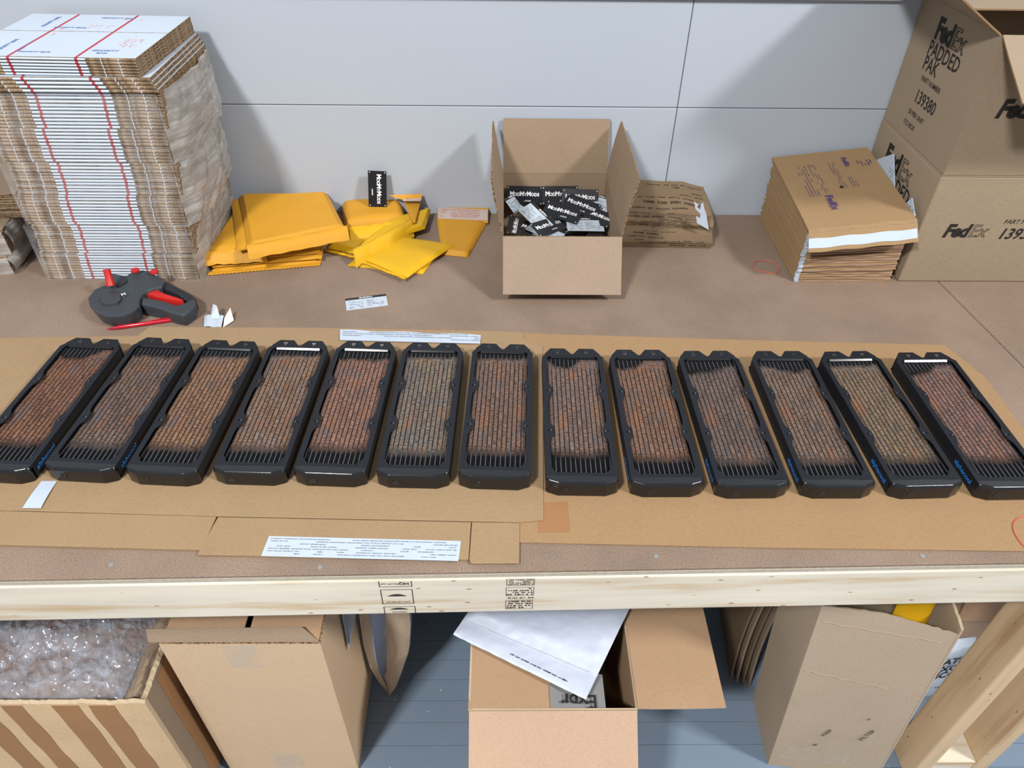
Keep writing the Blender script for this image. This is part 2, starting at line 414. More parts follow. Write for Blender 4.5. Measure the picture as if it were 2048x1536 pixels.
# ------------------------------------------------------------------ workbench
wb = thing('workbench', 'long hardboard topped workbench with pine front rail and pine legs', 'workbench', (0, 1.3, 0))
sx0, sx1 = 1.141, 1.10
def top_poly(x0f, x0b, x1f, x1b, d=0): return [(x0f, yf(x0f)+d), (x1f, yf(x1f)+d), (x1b, WY-.003), (x0b, WY-.003)]
obj('hardboard_sheet', MB().prism(top_poly(-2.3, -2.3, 1.190, 1.072), T-.006, T), 'hardboard', wb, bevel=.0008, seg=1)
obj('hardboard_sheet', MB().prism(top_poly(1.1925, 1.0745, 2.4, 2.4), T-.006, T), 'hardboard', wb, bevel=.0008, seg=1)
obj('plywood_sheet', MB().prism(top_poly(-2.3, -2.3, 2.4, 2.4, -.001), .8855, T-.0062), 'ply_edge', wb)
def rail(x0, x1, d0, d1, z0, z1): return MB().prism([(x0, yf(x0)+d0), (x1, yf(x1)+d0), (x1, yf(x1)+d1), (x0, yf(x0)+d1)], z0, z1)
obj('front_rail', rail(-2.3, 2.4, -.004, .034, .788, .885), 'pine', wb, bevel=.003)
obj('back_rail', MB().box((-2.3, WY-.05, .79), (2.4, WY-.012, .885)), 'pine', wb, bevel=.003)
def leg(x0, x1, y0, y1, top=.885, z0=0, mat='pine_leg'): return obj('leg', MB().box((x0, y0, z0), (x1, y1, top)), mat, wb, bevel=.004)
for x in (.996, 1.131): leg(x, x+.037, .7275, .8135, top=.7875)
for x in (-1.62, -1.48): leg(x, x+.038, .715, .80)
for x in (-1.62, -1.48, 1.019, 1.152): leg(x, x+.038, 1.82, 1.88)
obj('leg_spacer_block', MB().box((1.0335, .730, 0), (1.1305, .811, .10)), 'pine', wb, bevel=.003)
for p in [(-0.6355,0.7201,0.9000),(-0.2958,0.7150,0.9000),(0.2557,0.7362,0.9000),(0.7015,0.7369,0.9000)]:
    mb = MB().cyl((p[0], p[1], T-.001), (0, 0, 1), .0042, .0018, 12).cyl((p[0], p[1], T+.0004), (0, 0, 1), .0018, .0006, 6)
    obj('screw', mb, 'screw', wb)
rx, rz = V((1, .0192, 0)), V((0, 0, 1))
def onrail(x, z): return V((x, yf(x)-.004, z))
def frame_mark(mb, x0, z0, x1, z1, t=.0012, sides='lrtb'):
    n = V((0, -1, 0))*.0006
    def q(a, b, c, d): mb.add([onrail(a, b)+n, onrail(c, b)+n, onrail(c, d)+n, onrail(a, d)+n], [(0, 1, 2, 3)])
    if 'b' in sides: q(x0, z0, x1, z0+t)
    if 't' in sides: q(x0, z1-t, x1, z1)
    if 'l' in sides: q(x0, z0, x0+t, z1)
    if 'r' in sides: q(x1-t, z0, x1, z1)
st = MB()
frame_mark(st, -.201, .868, -.147, .8845, sides='lrb'); frame_mark(st, -.2005, .8185, -.1475, .861); frame_mark(st, -.2, .789, -.1465, .811, sides='lrt')
for zc, s in ((.838, 1), (.7985, .85)):                                   # arched wing emblem, drawn upside down as stamped
    for i in range(14):
        a = -1+2*i/14; b = -1+2*(i+.8)/14
        h = lambda u: .0075*(1-u*u)*s
        z0 = zc+.003
        st.add([onrail(-.174+a*.016, z0)+V((0, -.0006, 0)), onrail(-.174+b*.016, z0)+V((0, -.0006, 0)), onrail(-.174+b*.016, z0+h(b))+V((0, -.0006, 0)), onrail(-.174+a*.016, z0+h(a)*.6+.001)+V((0, -.0006, 0))], [(0, 1, 2, 3)])
obj('grade_stamp', st, 'black_ink', wb)
ud = dict(xd=-rx, yd=-rz)
text(wb, 'HQ', .0105, onrail(-.160, .877), mat='black_ink', name='grade_stamp', bold=.02, **ud)
text(wb, 'KD-HT 2x4', .0062, onrail(-.183, .8765), mat='black_ink', name='grade_stamp', **ud)
text(wb, 'S-P-F 109 KD-HT', .0056, onrail(-.174, .8245), mat='black_ink', name='grade_stamp', **ud)
text(wb, 'AMERICAN', .0052, onrail(-.174, .7945), mat='black_ink', name='grade_stamp', **ud)
st = MB()
for (x0, x1, z0, z1) in ((.008, .054, .866, .8845), (.007, .0535, .8365, .861), (.0065, .0525, .797, .8235)):
    frame_mark(st, x0, z0, x1, z1, .0008)
    marks(None, onrail(x0+.001, z0+.001), rx, rz, x1-x0-.002, z1-z0-.002, 4, None, .9, int(z0*1000), join=st, dash=(.005, .02), th=.7)
marks(None, onrail(.008, .8265), rx, rz, .046, .007, 1, None, 1, 5, join=st, dash=(.008, .02), th=.5)
obj('grade_stamp', st, 'black_ink', wb)

# ------------------------------------------------------------------ cardboard sheets lying on the bench
def sheetpoly(name, label, pts, z0, z1, mat, edge='flute_edge'):
    o = V((sum(p[0] for p in pts)/len(pts), sum(p[1] for p in pts)/len(pts), z0))
    return tag(obj(name, MB().prism([p[:2] for p in pts], z0, z1, 0, 1), [mat, edge], origin=o, bevel=.0006, seg=1), label, 'cardboard')
sheetpoly('cardboard_sheet', 'wide golden cardboard sheet under the right half of the radiator row',
          [(.034, 1.349), (.60, 1.324), (1.001, 1.310), (1.035, 1.2), (1.033, 1.036), (1.06, .742), (.45, .752), (.0, .764)], T+.0004, T+.0034, 'kraft_gold', 'kraft_gold')
tag(obj('amber_tape', MB().box((.062, .783, T+.0035), (.116, .85, T+.0038)), 'amber', origin=(.09, .81, T+.0035)), 'short square of amber packing tape on the golden cardboard sheet', 'tape')
ls = thing('flattened_carton', 'flattened corrugated carton with flaps spread under the left half of the radiator row', 'cardboard', (-.4, 1.05, T))
def lsp(name, pts, z0=T+.0036, z1=T+.0064, mat='kraft_tan'): return obj(name, MB().prism(pts, z0, z1, 0, 1), [mat, 'kraft_tan'], ls, bevel=.0012, seg=2)
lsp('main_panel', [(-1.6, 1.318), (-1.122, 1.320), (-.82, 1.330), (-.805, 1.365), (-.372, 1.362), (-.034, 1.353), (.0475, 1.348), (.0485, 1.323), (.090, 1.30), (.072, .808), (.031, .803), (-.05, .805), (-.49, .816), (-.83, .828), (-1.6, .84)])
lsp('flap', [(-.865, .828), (-.492, .8155), (-.4955, .746), (-.885, .7585), (-1.05, .76), (-.95, .80)], T+.0006, T+.0058)
lsp('flap', [(-.4885, .8145), (-.053, .8035), (-.0545, .7265), (-.50, .7365)], T+.0006, T+.0060)
lsp('flap', [(-.0515, .8035), (.0305, .8015), (.0285, .719), (-.0495, .7185), (-.0535, .726)], T+.0036, T+.0062)
o = thing('printed_strip', 'wide white strip with rows of fine print on the cardboard flap near bench front', 'paper strip', (-.23, .75, T+.0062))
q = [(-0.3911,0.7733,0.9066),(-0.0684,0.7629,0.9066),(-0.0707,0.7228,0.9066),(-0.3944,0.7328,0.9066)]
obj('paper', MB().panel(q[3], q[2], q[1], q[0], .0003), 'white_paper', o)
xd = V(q[2])-V(q[3]); marks(o, V(q[3])+V((.004, .003, 0)), xd, V(q[0])-V(q[3]), .315, .035, 7, 'grey_print', .62, 3, dash=(.008, .03), th=.42)
o = thing('printed_strip', 'creased silvery white strip with grey print behind the middle radiators', 'paper strip', (-.2, 1.33, T+.0066))
q = [(-0.3692,1.3509,0.9085),(-0.0484,1.3338,0.9085),(-0.0498,1.3005,0.9085),(-0.3626,1.3116,0.9085)]
def crs(u, v):
    a, b, c, d = map(V, (q[3], q[2], q[1], q[0])); p = a*(1-u)*(1-v)+b*u*(1-v)+c*u*v+d*(1-u)*v
    return p+V((0, 0, .0012*math.sin(u*17)*v+.0012))
obj('paper', MB().grid(crs, 40, 4, 0, .0004), 'white_paper', o, smooth=True)
xd = V(q[2])-V(q[3]); marks(o, V(q[3])+V((.004, .006, .0026)), xd, V(q[0])-V(q[3]), .31, .028, 4, 'grey_print', .55, 9, dash=(.02, .05), th=.35)
q = [(-0.8271,0.8948,0.9075),(-0.7995,0.8949,0.9075),(-0.7980,0.8316,0.9075),(-0.8298,0.8315,0.9075)]
tag(obj('tape_scrap', MB().grid(lambda u, v: V(q[3])*(1-u)*(1-v)+V(q[2])*u*(1-v)+V(q[1])*u*v+V(q[0])*(1-u)*v+V((0, 0, .001+.0012*math.sin(v*4))), 4, 8, 0, .0003), 'white_paper', origin=q[3]),
    'white strip of tape sticking out from under second radiator front', 'tape')

# ------------------------------------------------------------------ radiators
RL, RW, RH = .369, .0645, .032                     # frame length, half width, height; the port bosses stand off the back end
NS = 12; pitch_ = .0090
def rad_frame():
    mb = MB(); ow, iw, tb, t = RW, .0548, .0075, .0022
    yb0, yb1 = .028, RL-.0085
    def rail_in(s):
        P = [(iw, yb0)]
        P = [(iw-.010, yb0), (iw-.006, yb0+.005), (iw-.0035, yb0+.010), (iw, yb0+.014)]
        for yc in (.135, .250):
            P += [(iw, yc-.030), (iw-.0016, yc-.021), (iw-.0062, yc-.012), (iw-.0075, yc-.006), (iw-.0075, yc+.006), (iw-.0062, yc+.012), (iw-.0016, yc+.021), (iw, yc+.030)]
        P += [(iw, yb1-.010), (iw-.002, yb1-.004), (iw-.006, yb1)]
        return [(s*x, y_) for x, y_ in P]
    for s in (-1, 1):
        poly = [(s*ow, .012)]+[(s*(iw-.012), .020)]+rail_in(s)+[(s*(iw-.006), yb1), (s*(iw-.010), RL), (s*(ow-.009), RL), (s*ow, RL-.011)]
        mb.prism(poly, RH-t, RH)
        mb.box((min(s*ow, s*(ow-.0016)), .014, .001), (max(s*ow, s*(ow-.0016)), RL-.011, RH-t+.0002))
    mb.box((-iw+.011, .012, RH-t), (iw-.011, yb0, RH)); mb.box((-iw+.007, yb1, RH-t), (iw-.007, RL, RH))
    mb.box((-ow+.010, RL-.002, .001), (ow-.010, RL, RH-t))
    for s in (-1, 1): mb.prism([(s*ow, RL-.011), (s*(ow-.010), RL), (s*(ow-.0105), RL-.002), (s*(ow-.002), RL-.0115)], .001, RH-t)
    mb.box((-iw+.006, yb1-.0012, RH-.012), (iw-.006, yb1, RH-t))
    return mb
rad = thing('radiator', 'x', 'radiator', (0, 0, 0))
def L(name, mb, mat, **k): return obj(name, mb, mat, rad, local=True, **k)
L('frame', rad_frame(), 'black_steel', bevel=.0007, seg=2)
tk = [(-RW, .020), (-RW, .0105), (-.0605, .0075), (-.043, .0004), (.043, .0004), (.0605, .0075), (RW, .0105), (RW, .020)]
tank = MB().prism(tk, 0, RH-.0036); tin = [(-RW+.002, .020), (-RW+.003, .0125), (-.0590, .0105), (-.042, .0042), (.042, .0042), (.0590, .0105), (RW-.003, .0125), (RW-.002, .020)]
n_ = len(tk); tank = MB()
lo = [V((x, y, .0005)) for x, y in tk]; mi = [V((x, y, RH-.004)) for x, y in tk]; hi = [V((x, y, RH+.0004)) for x, y in tin]
tank.add(lo+mi+hi, [tuple(range(n_-1, -1, -1)), tuple(range(2*n_, 3*n_))]+[(i, (i+1) % n_, n_+(i+1) % n_, n_+i) for i in range(n_)]+[(n_+i, n_+(i+1) % n_, 2*n_+(i+1) % n_, 2*n_+i) for i in range(n_)])
L('end_tank', tank, 'black_gloss', bevel=.0011, seg=3, ang=12, smooth=True)
for s in (-1, 1):
    c = s*.0305
    pl = [(c-.0285, RL-.0015), (c+.0285, RL-.0015), (c+.0285, RL+.002), (c+.0165, RL+.0195), (c+.0145, RL+.0205), (c-.0145, RL+.0205), (c-.0165, RL+.0195), (c-.0285, RL+.002)]
    pbs = L('port_boss', MB().prism(pl, .001, RH-.001, taper=.985), 'black_steel', bevel=.0012)
    obj('port_plug', MB().cyl((c, RL+.0085, RH-.0015), (0, 0, 1), .0056, .0014, 18).box((c-.004, RL+.0078, RH-.0003), (c+.004, RL+.0092, RH+.0004)), 'black_plug', pbs, local=True, bevel=.0003, seg=1)
pg = MB().cyl((-.030, .0012, .0135), (0, -1, 0), .0078, .0022, 20, r1=.0072); pg.box((-.0355, -.0014, .0127), (-.0245, -.0008, .0143)); pg.box((-.0308, -.0014, .008), (-.0292, -.0008, .019))
L('drain_plug', pg, 'black_plug', bevel=.0004, seg=1)
lip = MB(); yb_ = RL-.0085
lip.add([V((-.046, yb_+.0006, RH+.0002)), V((.046, yb_+.0006, RH+.0002)), V((.046, yb_-.0028, RH-.0030)), V((-.046, yb_-.0028, RH-.0030)), V((-.046, yb_+.0006, RH-.0030)), V((.046, yb_+.0006, RH-.0030))], [(0, 3, 2, 1), (0, 1, 5, 4), (3, 4, 5, 2), (0, 4, 3), (1, 2, 5)])
L('inner_lip', lip, 'black_gloss')
L('core_pan', MB().box((-RW+.0018, .015, .002), (RW-.0018, RL-.002, .006)), 'dark')
for s in (-1, 1):
    for yc in (.135, .250):
        L('screw_head', MB().cyl((s*(RW-.0125), yc, RH-.0004), (0, 0, 1), .0010, .0009, 8), 'screw')
        L('screw_hole', MB().cyl((s*(RW-.0085), yc, RH-.0012), (0, 0, 1), .0019, .0014, 10), 'dark')
fin0, fin1 = .024, RL-.007
def fin_mesh():
    mb = MB(); n = 130; hw = (pitch_-.0019)/2
    vs = []; fs = []
    for i in range(n*2+1):
        y_ = fin0+(fin1-fin0)*i/(n*2); z = .0256 if i % 2 else .0222
        vs += [V((-hw, y_, z)), V((hw, y_, z))]
    for i in range(n*2): fs.append((2*i, 2*i+1, 2*i+3, 2*i+2))
    mb.add(vs, fs); return mb
fm = None; fins = []
for k in range(NS):
    x = (k-(NS-1)/2)*pitch_
    if fm is None:
        o = L('fin_strip', fin_mesh(), 'dark'); fm = o.data
    else:
        o = link(D.objects.new('fin_strip', fm), rad)
    o.location.x = x; fins.append(o)
tm = None
for k in range(NS+1):
    x = (k-NS/2)*pitch_
    if tm is None: o = L('tube', MB().box((-.0006, fin0-.004, .006), (.0006, fin1+.003, .0250)), 'tube'); tm = o.data
    else: o = link(D.objects.new('tube', tm), rad)
    o.location.x = x
def tube_mat():
    t = NT('radiator_tube_edge'); tc = t.n('ShaderNodeTexCoord'); sp = t.n('ShaderNodeSeparateXYZ'); t.l(tc.outputs['Object'], sp.inputs[0])
    y_ = t.math('ADD', sp.outputs[1], t.math('MULTIPLY', t.math('SUBTRACT', t.noise(t.coord((40, 40, 1)), 1.3, 2), .5), .03))
    f = t.ramp(y_, [(.058, lin((92, 92, 97))), (.082, lin((20, 17, 15))), (.325, lin((20, 17, 15))), (.342, lin((88, 88, 94)))])  # caught light painted as pale tube ends, with a darker middle
    t.fin(f, .45, .3); return t.m
tube_m = tube_mat(); tm.materials.clear(); tm.materials.append(tube_m)
logoL = text(rad, 'alphacool', .0150, (-RW, .056, .0165), (0, -1, 0), (0, 0, 1), 'blue_print', 'side_logo', bold=.02, local=True)
logoR = text(rad, 'alphacool', .0150, (RW, .056, .0165), (0, 1, 0), (0, 0, 1), 'blue_print', 'side_logo', bold=.02, local=True)
def fin_mat(i, root, c1, c2, front, back, blot, mottle):
    """copper fins with black paint overspray at both ends; the outline of the sprayed zone belongs to each radiator"""
    t = NT('copper_fins'); co = t.coord((1, 1, 1), root); sp = t.n('ShaderNodeSeparateXYZ'); t.l(co, sp.inputs[0])
    n1 = t.noise(t.coord((1, .45, 1), root), 38, 4, .62); n2 = t.noise(co, 14+i, 3)
    base = t.mix(t.ramp(n2, [(.38, (0, 0, 0)), (.62, (1, 1, 1))]), lin(c1), lin(c2))
    base = t.mix(t.ramp(n1, [(.42, (0, 0, 0)), (.70, (.75,)*3)]), base, lin(mottle))  # third fin tone blended in by noise patches
    n3 = t.noise(t.coord((1, 2.6, 1), root), 120, 2, .6)
    base = t.mix(1, base, t.ramp(n3, [(.34, (.42, .40, .38)), (.5, (1, 1, 1)), (.68, (1.5, 1.45, 1.4))]), 'MULTIPLY')
    n4 = t.noise(t.coord((1.5, 1, 1), root), 17+i*1.3, 3); n5 = t.noise(t.coord((2.2, 1, 1), root), 23-i, 3)
    base = t.mix(t.ramp(n4, [(.54, (0, 0, 0)), (.68, (.55, .55, .55))]), base, lin((96, 92, 96)))
    base = t.mix(t.ramp(n5, [(.56, (0, 0, 0)), (.70, (.5, .5, .5))]), base, lin((142, 96, 66)))
    wob = t.math('MULTIPLY', t.math('SUBTRACT', n1, .5), .030)
    yv = t.math('ADD', sp.outputs[1], wob)
    a = t.ramp(t.math('DIVIDE', t.math('SUBTRACT', yv, front-.006), .030), [(0, (1, 1, 1)), (1, (0, 0, 0))])
    bx, bw, bl = blot
    dx = t.math('DIVIDE', t.math('SUBTRACT', sp.outputs[0], bx), bw)
    bump_ = t.math('MULTIPLY', t.math('MAXIMUM', t.math('SUBTRACT', 1, t.math('MULTIPLY', dx, dx)), 0), bl)
    b = t.ramp(t.math('DIVIDE', t.math('SUBTRACT', t.math('ADD', yv, bump_), back-.004), .014), [(0, (0, 0, 0)), (1, (1, 1, 1))])
    ed = t.ramp(t.math('ADD', t.math('ABSOLUTE', sp.outputs[0]), t.math('MULTIPLY', wob, .35)), [(.046, (0, 0, 0)), (.058, (.75,)*3)])
    m_ = t.mix(1, t.mix(1, a, b, 'LIGHTEN'), ed, 'LIGHTEN')
    t.fin(t.mix(m_, base, lin((14, 15, 18))), .48, .35, 0)
    return t.m
RAD = [ # front x, y, turn, c1, c2, front black, back black, blot(x, half width, depth), mottle, colour word
 (-.903, .890, -3.8, (102, 75, 64), (120, 87, 71), .072, .352, (-.02, .05, .035), (130, 98, 82), 'rust brown'),
 (-.753, .892, -4.1, (96, 79, 72), (107, 89, 81), .062, .335, (0, .08, .01), (116, 101, 94), 'dull taupe'),
 (-.605, .884, -3.5, (117, 91, 77), (128, 100, 80), .066, .338, (0, .08, .006), (136, 107, 86), 'warm tan'),
 (-.451, .885, -2.3, (116, 90, 73), (128, 104, 85), .062, .342, (0, .08, .006), (119, 107, 107), 'light copper with a bluish smear'),
 (-.307, .882, -2.6, (117, 88, 79), (129, 98, 87), .066, .338, (0, .09, .012), (135, 106, 93), 'salmon copper'),
 (-.159, .878, -1.7, (108, 96, 87), (118, 106, 91), .058, .344, (0, .08, .006), (106, 105, 109), 'mottled grey and gold'),
 (-.014, .875, -2.3, (108, 85, 76), (118, 94, 84), .064, .342, (0, .08, .004), (105, 93, 84), 'dusty copper'),
 (.142, .863, -1.1, (104, 87, 81), (113, 94, 87), .076, .352, (-.018, .035, .03), (119, 101, 93), 'mauve brown wavy'),
 (.293, .860, 0.1, (109, 85, 73), (119, 91, 78), .066, .354, (-.03, .04, .03), (122, 98, 84), 'even copper brown'),
 (.444, .857, 0.8, (91, 79, 75), (102, 88, 83), .060, .335, (-.03, .06, .02), (109, 94, 88), 'dark plum brown'),
 (.597, .857, 0.3, (101, 85, 76), (113, 95, 85), .062, .340, (.02, .06, .02), (121, 104, 92), 'beige brown'),
 (.755, .857, 1.9, (107, 93, 78), (117, 100, 87), .066, .345, (0, .08, .006), (126, 110, 91), 'khaki gold'),
 (.909, .854, 1.0, (109, 86, 80), (121, 93, 87), .072, .345, (-.03, .05, .03), (131, 105, 97), 'rosy copper')]
KIDS[rad.name] = list(rad.children)
kids0 = list(rad.children)
def rad_copy(first):
    if first: return rad, kids0
    r = rad.copy(); COL.objects.link(r); ks = []
    for c in kids0:
        d = c.copy(); COL.objects.link(d); d.parent = r; ks.append(d)
        for g_ in c.children:
            e = g_.copy(); COL.objects.link(e); e.parent = d
    return r, ks
SHOWLOGO = {0: 'R', 1: 'R', 8: 'L', 9: 'L', 10: 'L', 11: 'L', 12: 'L'}
made = []; dL = logoL.data
for i in range(len(RAD)-1, -1, -1):                       # the prototype itself becomes the first one, after all copies are made
    made.append((i,)+tuple(rad_copy(i == 0)))
for i, r, ks in made:
    x, y_, a, c1, c2, f0, b0, bl, sh, wd = RAD[i]
    r.location = (x, y_, T+.0034 if i >= 7 else T+.0064); r.rotation_euler = (0, 0, R_(a))
    fmx = fin_mat(i, r, c1, c2, f0, b0, bl, sh)
    for c in ks:
        if c.name.startswith('fin_strip'):
            c.material_slots[0].link = 'OBJECT'; c.material_slots[0].material = fmx
    for c in ks:
        if c.name.startswith('side_logo'):
            keep = SHOWLOGO.get(i); isL = c.data == dL
            if (keep == 'L') != isL or keep is None:
                D.objects.remove(c)
    r['label'] = '%s black radiator from the left in the row, %s fins' % (ORD[i], wd); r['category'] = 'radiator'; r['group'] = 'radiators laid out in a row'
# ------------------------------------------------------------------ white flat cartons, left
CW, CD, CT = .186, .312, .0072
def carton_mesh(groove=True):
    mb = MB(); t = CT
    segs = [(-CW, -.155), (-.153, -.124), (-.122, -.095), (-.0945, .0835), (.0845, .114), (.116, .149), (.151, CW)]
    for i, (x0, x1) in enumerate(segs):
        for (y0, y1) in ((.0015, .1755), (.1785, CD)):
            mb.box((x0, y0, .0002), (x1, y1, t-.0010), [0, 0, 1, 2 if i == 6 else 0, 1, 2 if i == 0 else 0])
        if i != 3:                                   # bulging brown flap end
            q = [(-.0000, .0004), (-.0022, t*.3), (-.0022, t*.62), (.0002, t-.0008)]
            vs = [V((x0, a, b)) for a, b in q]+[V((x1, a, b)) for a, b in q]
            mb.add(vs, [(0, 4, 5, 1), (1, 5, 6, 2), (2, 6, 7, 3), (0, 1, 2, 3), (7, 6, 5, 4)], 1)
    for (y0, y1) in ((.0002, .1755), (.1785, CD)):
        mb.box((-CW, y0, t-.0010), (CW, y1, t), [0, 0, 1, 2, 1, 2])
    # white lips of the slots between the flaps
    for x in (-.154, -.123, .115, .150): mb.box((x-.0011, -.0024, .0008), (x+.0011, .004, t-.0010), 0)
    # rounded white front fold
    ns = 5
    P = [(-.0012-.0022*math.sin(math.pi*k/ns), .0006+(t-.0018)*k/ns) for k in range(ns+1)]
    vs = [V((-.0945, a, b)) for a, b in P]+[V((.0835, a, b)) for a, b in P]
    mb.add(vs, [(k, ns+1+k, ns+2+k, k+1) for k in range(ns)]+[tuple(range(ns+1)), tuple(range(2*ns+1, ns, -1))], 0)
    return mb
cm = None
def flat_carton(parent, x, y, z, sz, top=False):
    global cm
    if cm is None:
        o = obj('flat_carton', carton_mesh(), ['carton_white', 'flute_front', 'flute_edge'], parent, local=True); cm = o.data
    else: o = link(D.objects.new('flat_carton', cm), parent)
    o.location = (x, y, z); o.scale = (1, 1, sz/CT); return o
def wrap_mesh(h, seed):
    mb = MB(); rg = seed*7.3
    def front(u, v):
        x = -CW-.003+u*(2*CW+.006); z = v*h
        e = min(1, min(u, 1-u)*12)
        return (x, -.006-.0035*e*noise.noise((x*18, z*30, rg))-.002*(1-e), z)
    mb.grid(front, 40, 12, 0)
    def right(u, v):
        y = -.006+u*(CD+.006); z = v*h
        b = (.007+.030*math.sin(math.pi*min(1, u*.9+.05))*math.sin(math.pi*(v*.8+.1))**.6)*(.35 if seed == 1 else 1)
        q = y*1.0-z*.9
        r = abs(noise.noise((q*26, (y+z)*7, rg)))*1.6
        r2_ = abs(noise.noise((q*55+3, (y+z)*16, rg+4)))
        k = min(1, u*9)
        return (CW+.003+k*(b+(.007*r+.0035*r2_)*(.5 if seed == 1 else 1)), y, z)
    mb.grid(right, 46, 30, 1)
    def left(u, v):
        y = -.006+(1-u)*(CD+.006); z = v*h
        return (-CW-.003-.006*math.sin(math.pi*v)*min(1, (1-u)*8)-.004*abs(noise.noise((y*20, z*20, rg))), y, z)
    mb.grid(left, 14, 8, 0)
    return mb
ZB = [.9002, 1.0505, 1.2055]
def cxz(z): return -.942+(z-.9)/(1.36-.9)*.035
for bi, (z0, n, wd) in enumerate(((ZB[0], 20, 'lowest'), (ZB[1], 20, 'middle'), (ZB[2], 20, 'upper'))):
    h = (1.0505-.9 if bi == 0 else .155)-.001; pz = h/n
    b = thing('wrapped_carton_bundle', '%s film-wrapped bundle of flat white cartons with red stripes, left' % wd, 'carton bundle', (cxz(z0), 1.573, z0), group='film wrapped bundles of flat white cartons')
    for k in range(n):
        xj = cxz(z0+k*pz)-cxz(z0)+rnd.uniform(-.0012, .0012)+(-.004 if (k < n/2) else .004)*.8
        flat_carton(b, xj, rnd.uniform(-.0015, .0015), k*pz, pz*.99)
    obj('stretch_film', wrap_mesh(h, bi+1), ['film_clear', 'film_milky'], b, local=True, smooth=True)
zc = 1.3608; lay = []
for k in range(4): lay.append((-.903-.0035*k, 1.566, zc, .0079)); zc += .0080
for k in range(6): lay.append((-.9305+rnd.uniform(-.0008, .0008), 1.572+rnd.uniform(-.0006, .0006), zc+.0002, .0061)); zc += .0062
N_ = len(lay)
for k, (x, y_, z, s_) in enumerate(lay):
    o = flat_carton(None, x, y_, z, s_); q = N_-k
    if k > 3: o.rotation_euler.z = R_(-1.8)
    nm = 'topmost' if q == 1 else ORD[q-1]
    tag(o, ('topmost flat white carton of the tall stack, printed in blue and red' if q == 1 else '%s loose flat white carton from the top of the tall left stack' % ORD[q-1]), 'flat carton', 'loose flat white cartons on the tall stack')
    if q == 1:
        tz = CT
        for (px, py, sz_, s, mt) in ((-.115, .075, .012, 'PRIORITY MAIL', 'blue_ink'), (.105, .045, .013, 'PRIORITY', 'blue_ink'), (.105, .029, .011, 'MAIL', 'blue_ink'), (-.035, .030, .010, 'PRIORITY MAIL', 'blue_ink'),
                                     (-.045, .205, .011, 'PRIORITY MAIL', 'blue_ink'), (.03, .285, .012, 'PRIORITY MAIL', 'blue_ink'), (-.11, .25, .012, 'PRIORITY MAIL', 'blue_ink')):
            text(o, s, sz_, (px, py, tz), (0, 1, 0) if abs(px) > .06 and py > .05 else (1, 0, 0), (-1, 0, 0) if abs(px) > .06 and py > .05 else (0, 1, 0), mt, local=True, bold=.03, lift=.0004)
        for (px, py, w2, h2, r_) in ((-.13, .02, .05, .02, 2), (.02, .20, .06, .03, 3), (.135, .07, .04, .06, 5), (-.055, .13, .012, .09, 2), (.07, .27, .05, .02, 2)):
            marks(o, (px-w2/2, py, tz), (1, 0, 0), (0, 1, 0), w2, h2, r_, 'red_ink', .6, int(px*1000+900), local=True, dash=(.004, .012), lift=.0004)
        marks(o, (-.068, .03, tz), (0, 1, 0), (-1, 0, 0), .08, .009, 2, 'blue_ink', .8, 77, local=True, lift=.0004)

# brown flat bundles at the far left edge
def brown_bundle(name, label, x1, y0, z0, w_, d_, h, n, rot=0):
    b = thing(name, label, 'carton bundle', (x1-w_/2, y0, z0), (0, 0, R_(rot)), 'brown flat carton bundles at far left')
    ph = h/n
    for k in range(n):
        j = rnd.uniform(-.003, .003)
        obj('flat_carton', MB().box((-w_/2+j, j, k*ph), (w_/2+j, d_+j, (k+1)*ph-.0007), [0, 0, 1, 1, 1, 1]), ['kraft_grey', 'flute_edge'], b, local=True, bevel=.0012, seg=1)
    def right(u, v):
        y = -.012+u*(d_*.9); z = v*h
        return (w_/2+.003+.012*math.sin(math.pi*v)+.016*abs(noise.noise((y*14, z*22, z0*9))), y, z)
    def front(u, v):
        x = w_/2*.2+u*(w_/2*.8+.004); z = v*h
        return (x, -.006-.008*abs(noise.noise((x*14, z*20, z0*5))), z)
    m2 = MB().grid(right, 22, 10); 
    if not 'plain' in label: m2.grid(front, 12, 8)
    obj('stretch_film', m2, 'film_milky', b, local=True, smooth=True)
brown_bundle('wrapped_carton_bundle', 'lowest brown flat carton bundle in dull film, far left table edge', -1.232, 1.582, T+.0002, .36, .30, .046, 6, 6)
brown_bundle('wrapped_carton_bundle', 'second brown flat carton bundle in wrinkled film, far left', -1.226, 1.592, T+.0466, .36, .30, .064, 8, 8)
brown_bundle('wrapped_carton_bundle', 'plain topmost brown carton bundle with ridged edges, far left', -1.190, 1.665, T+.111, .36, .24, .068, 11, 4)

# ------------------------------------------------------------------ tape gun, pen, scraps, cards on the bench
g = thing('tape_gun', 'dark grey label gun with red trigger lying before the white stack', 'label gun', (-.86, 1.44, T))
zt = .940
def gp(px): return [(p[0], p[1]) for p in px]
body = gp([(-0.9615,1.4295,0.9480),(-0.9613,1.4672,0.9480),(-0.9437,1.4866,0.9480),(-0.9524,1.5195,0.9480),(-0.9477,1.5375,0.9480),(-0.9098,1.5266,0.9480),(-0.9032,1.5470,0.9480),(-0.8781,1.5541,0.9480),(-0.8558,1.5429,0.9480),(-0.8262,1.5206,0.9480),(-0.8066,1.4986,0.9480),(-0.8061,1.4769,0.9480),(-0.8288,1.4682,0.9480),(-0.8411,1.4512,0.9480),(-0.8399,1.4262,0.9480),(-0.8304,1.3979,0.9480),(-0.8372,1.3741,0.9480),(-0.8557,1.3584,0.9480),(-0.8859,1.3563,0.9480),(-0.9197,1.3735,0.9480),(-0.9452,1.3991,0.9480)])
obj('housing', MB().prism(body, T+.0006, zt, base=.90), 'gun_grey', g, bevel=.006, seg=4, smooth=True)
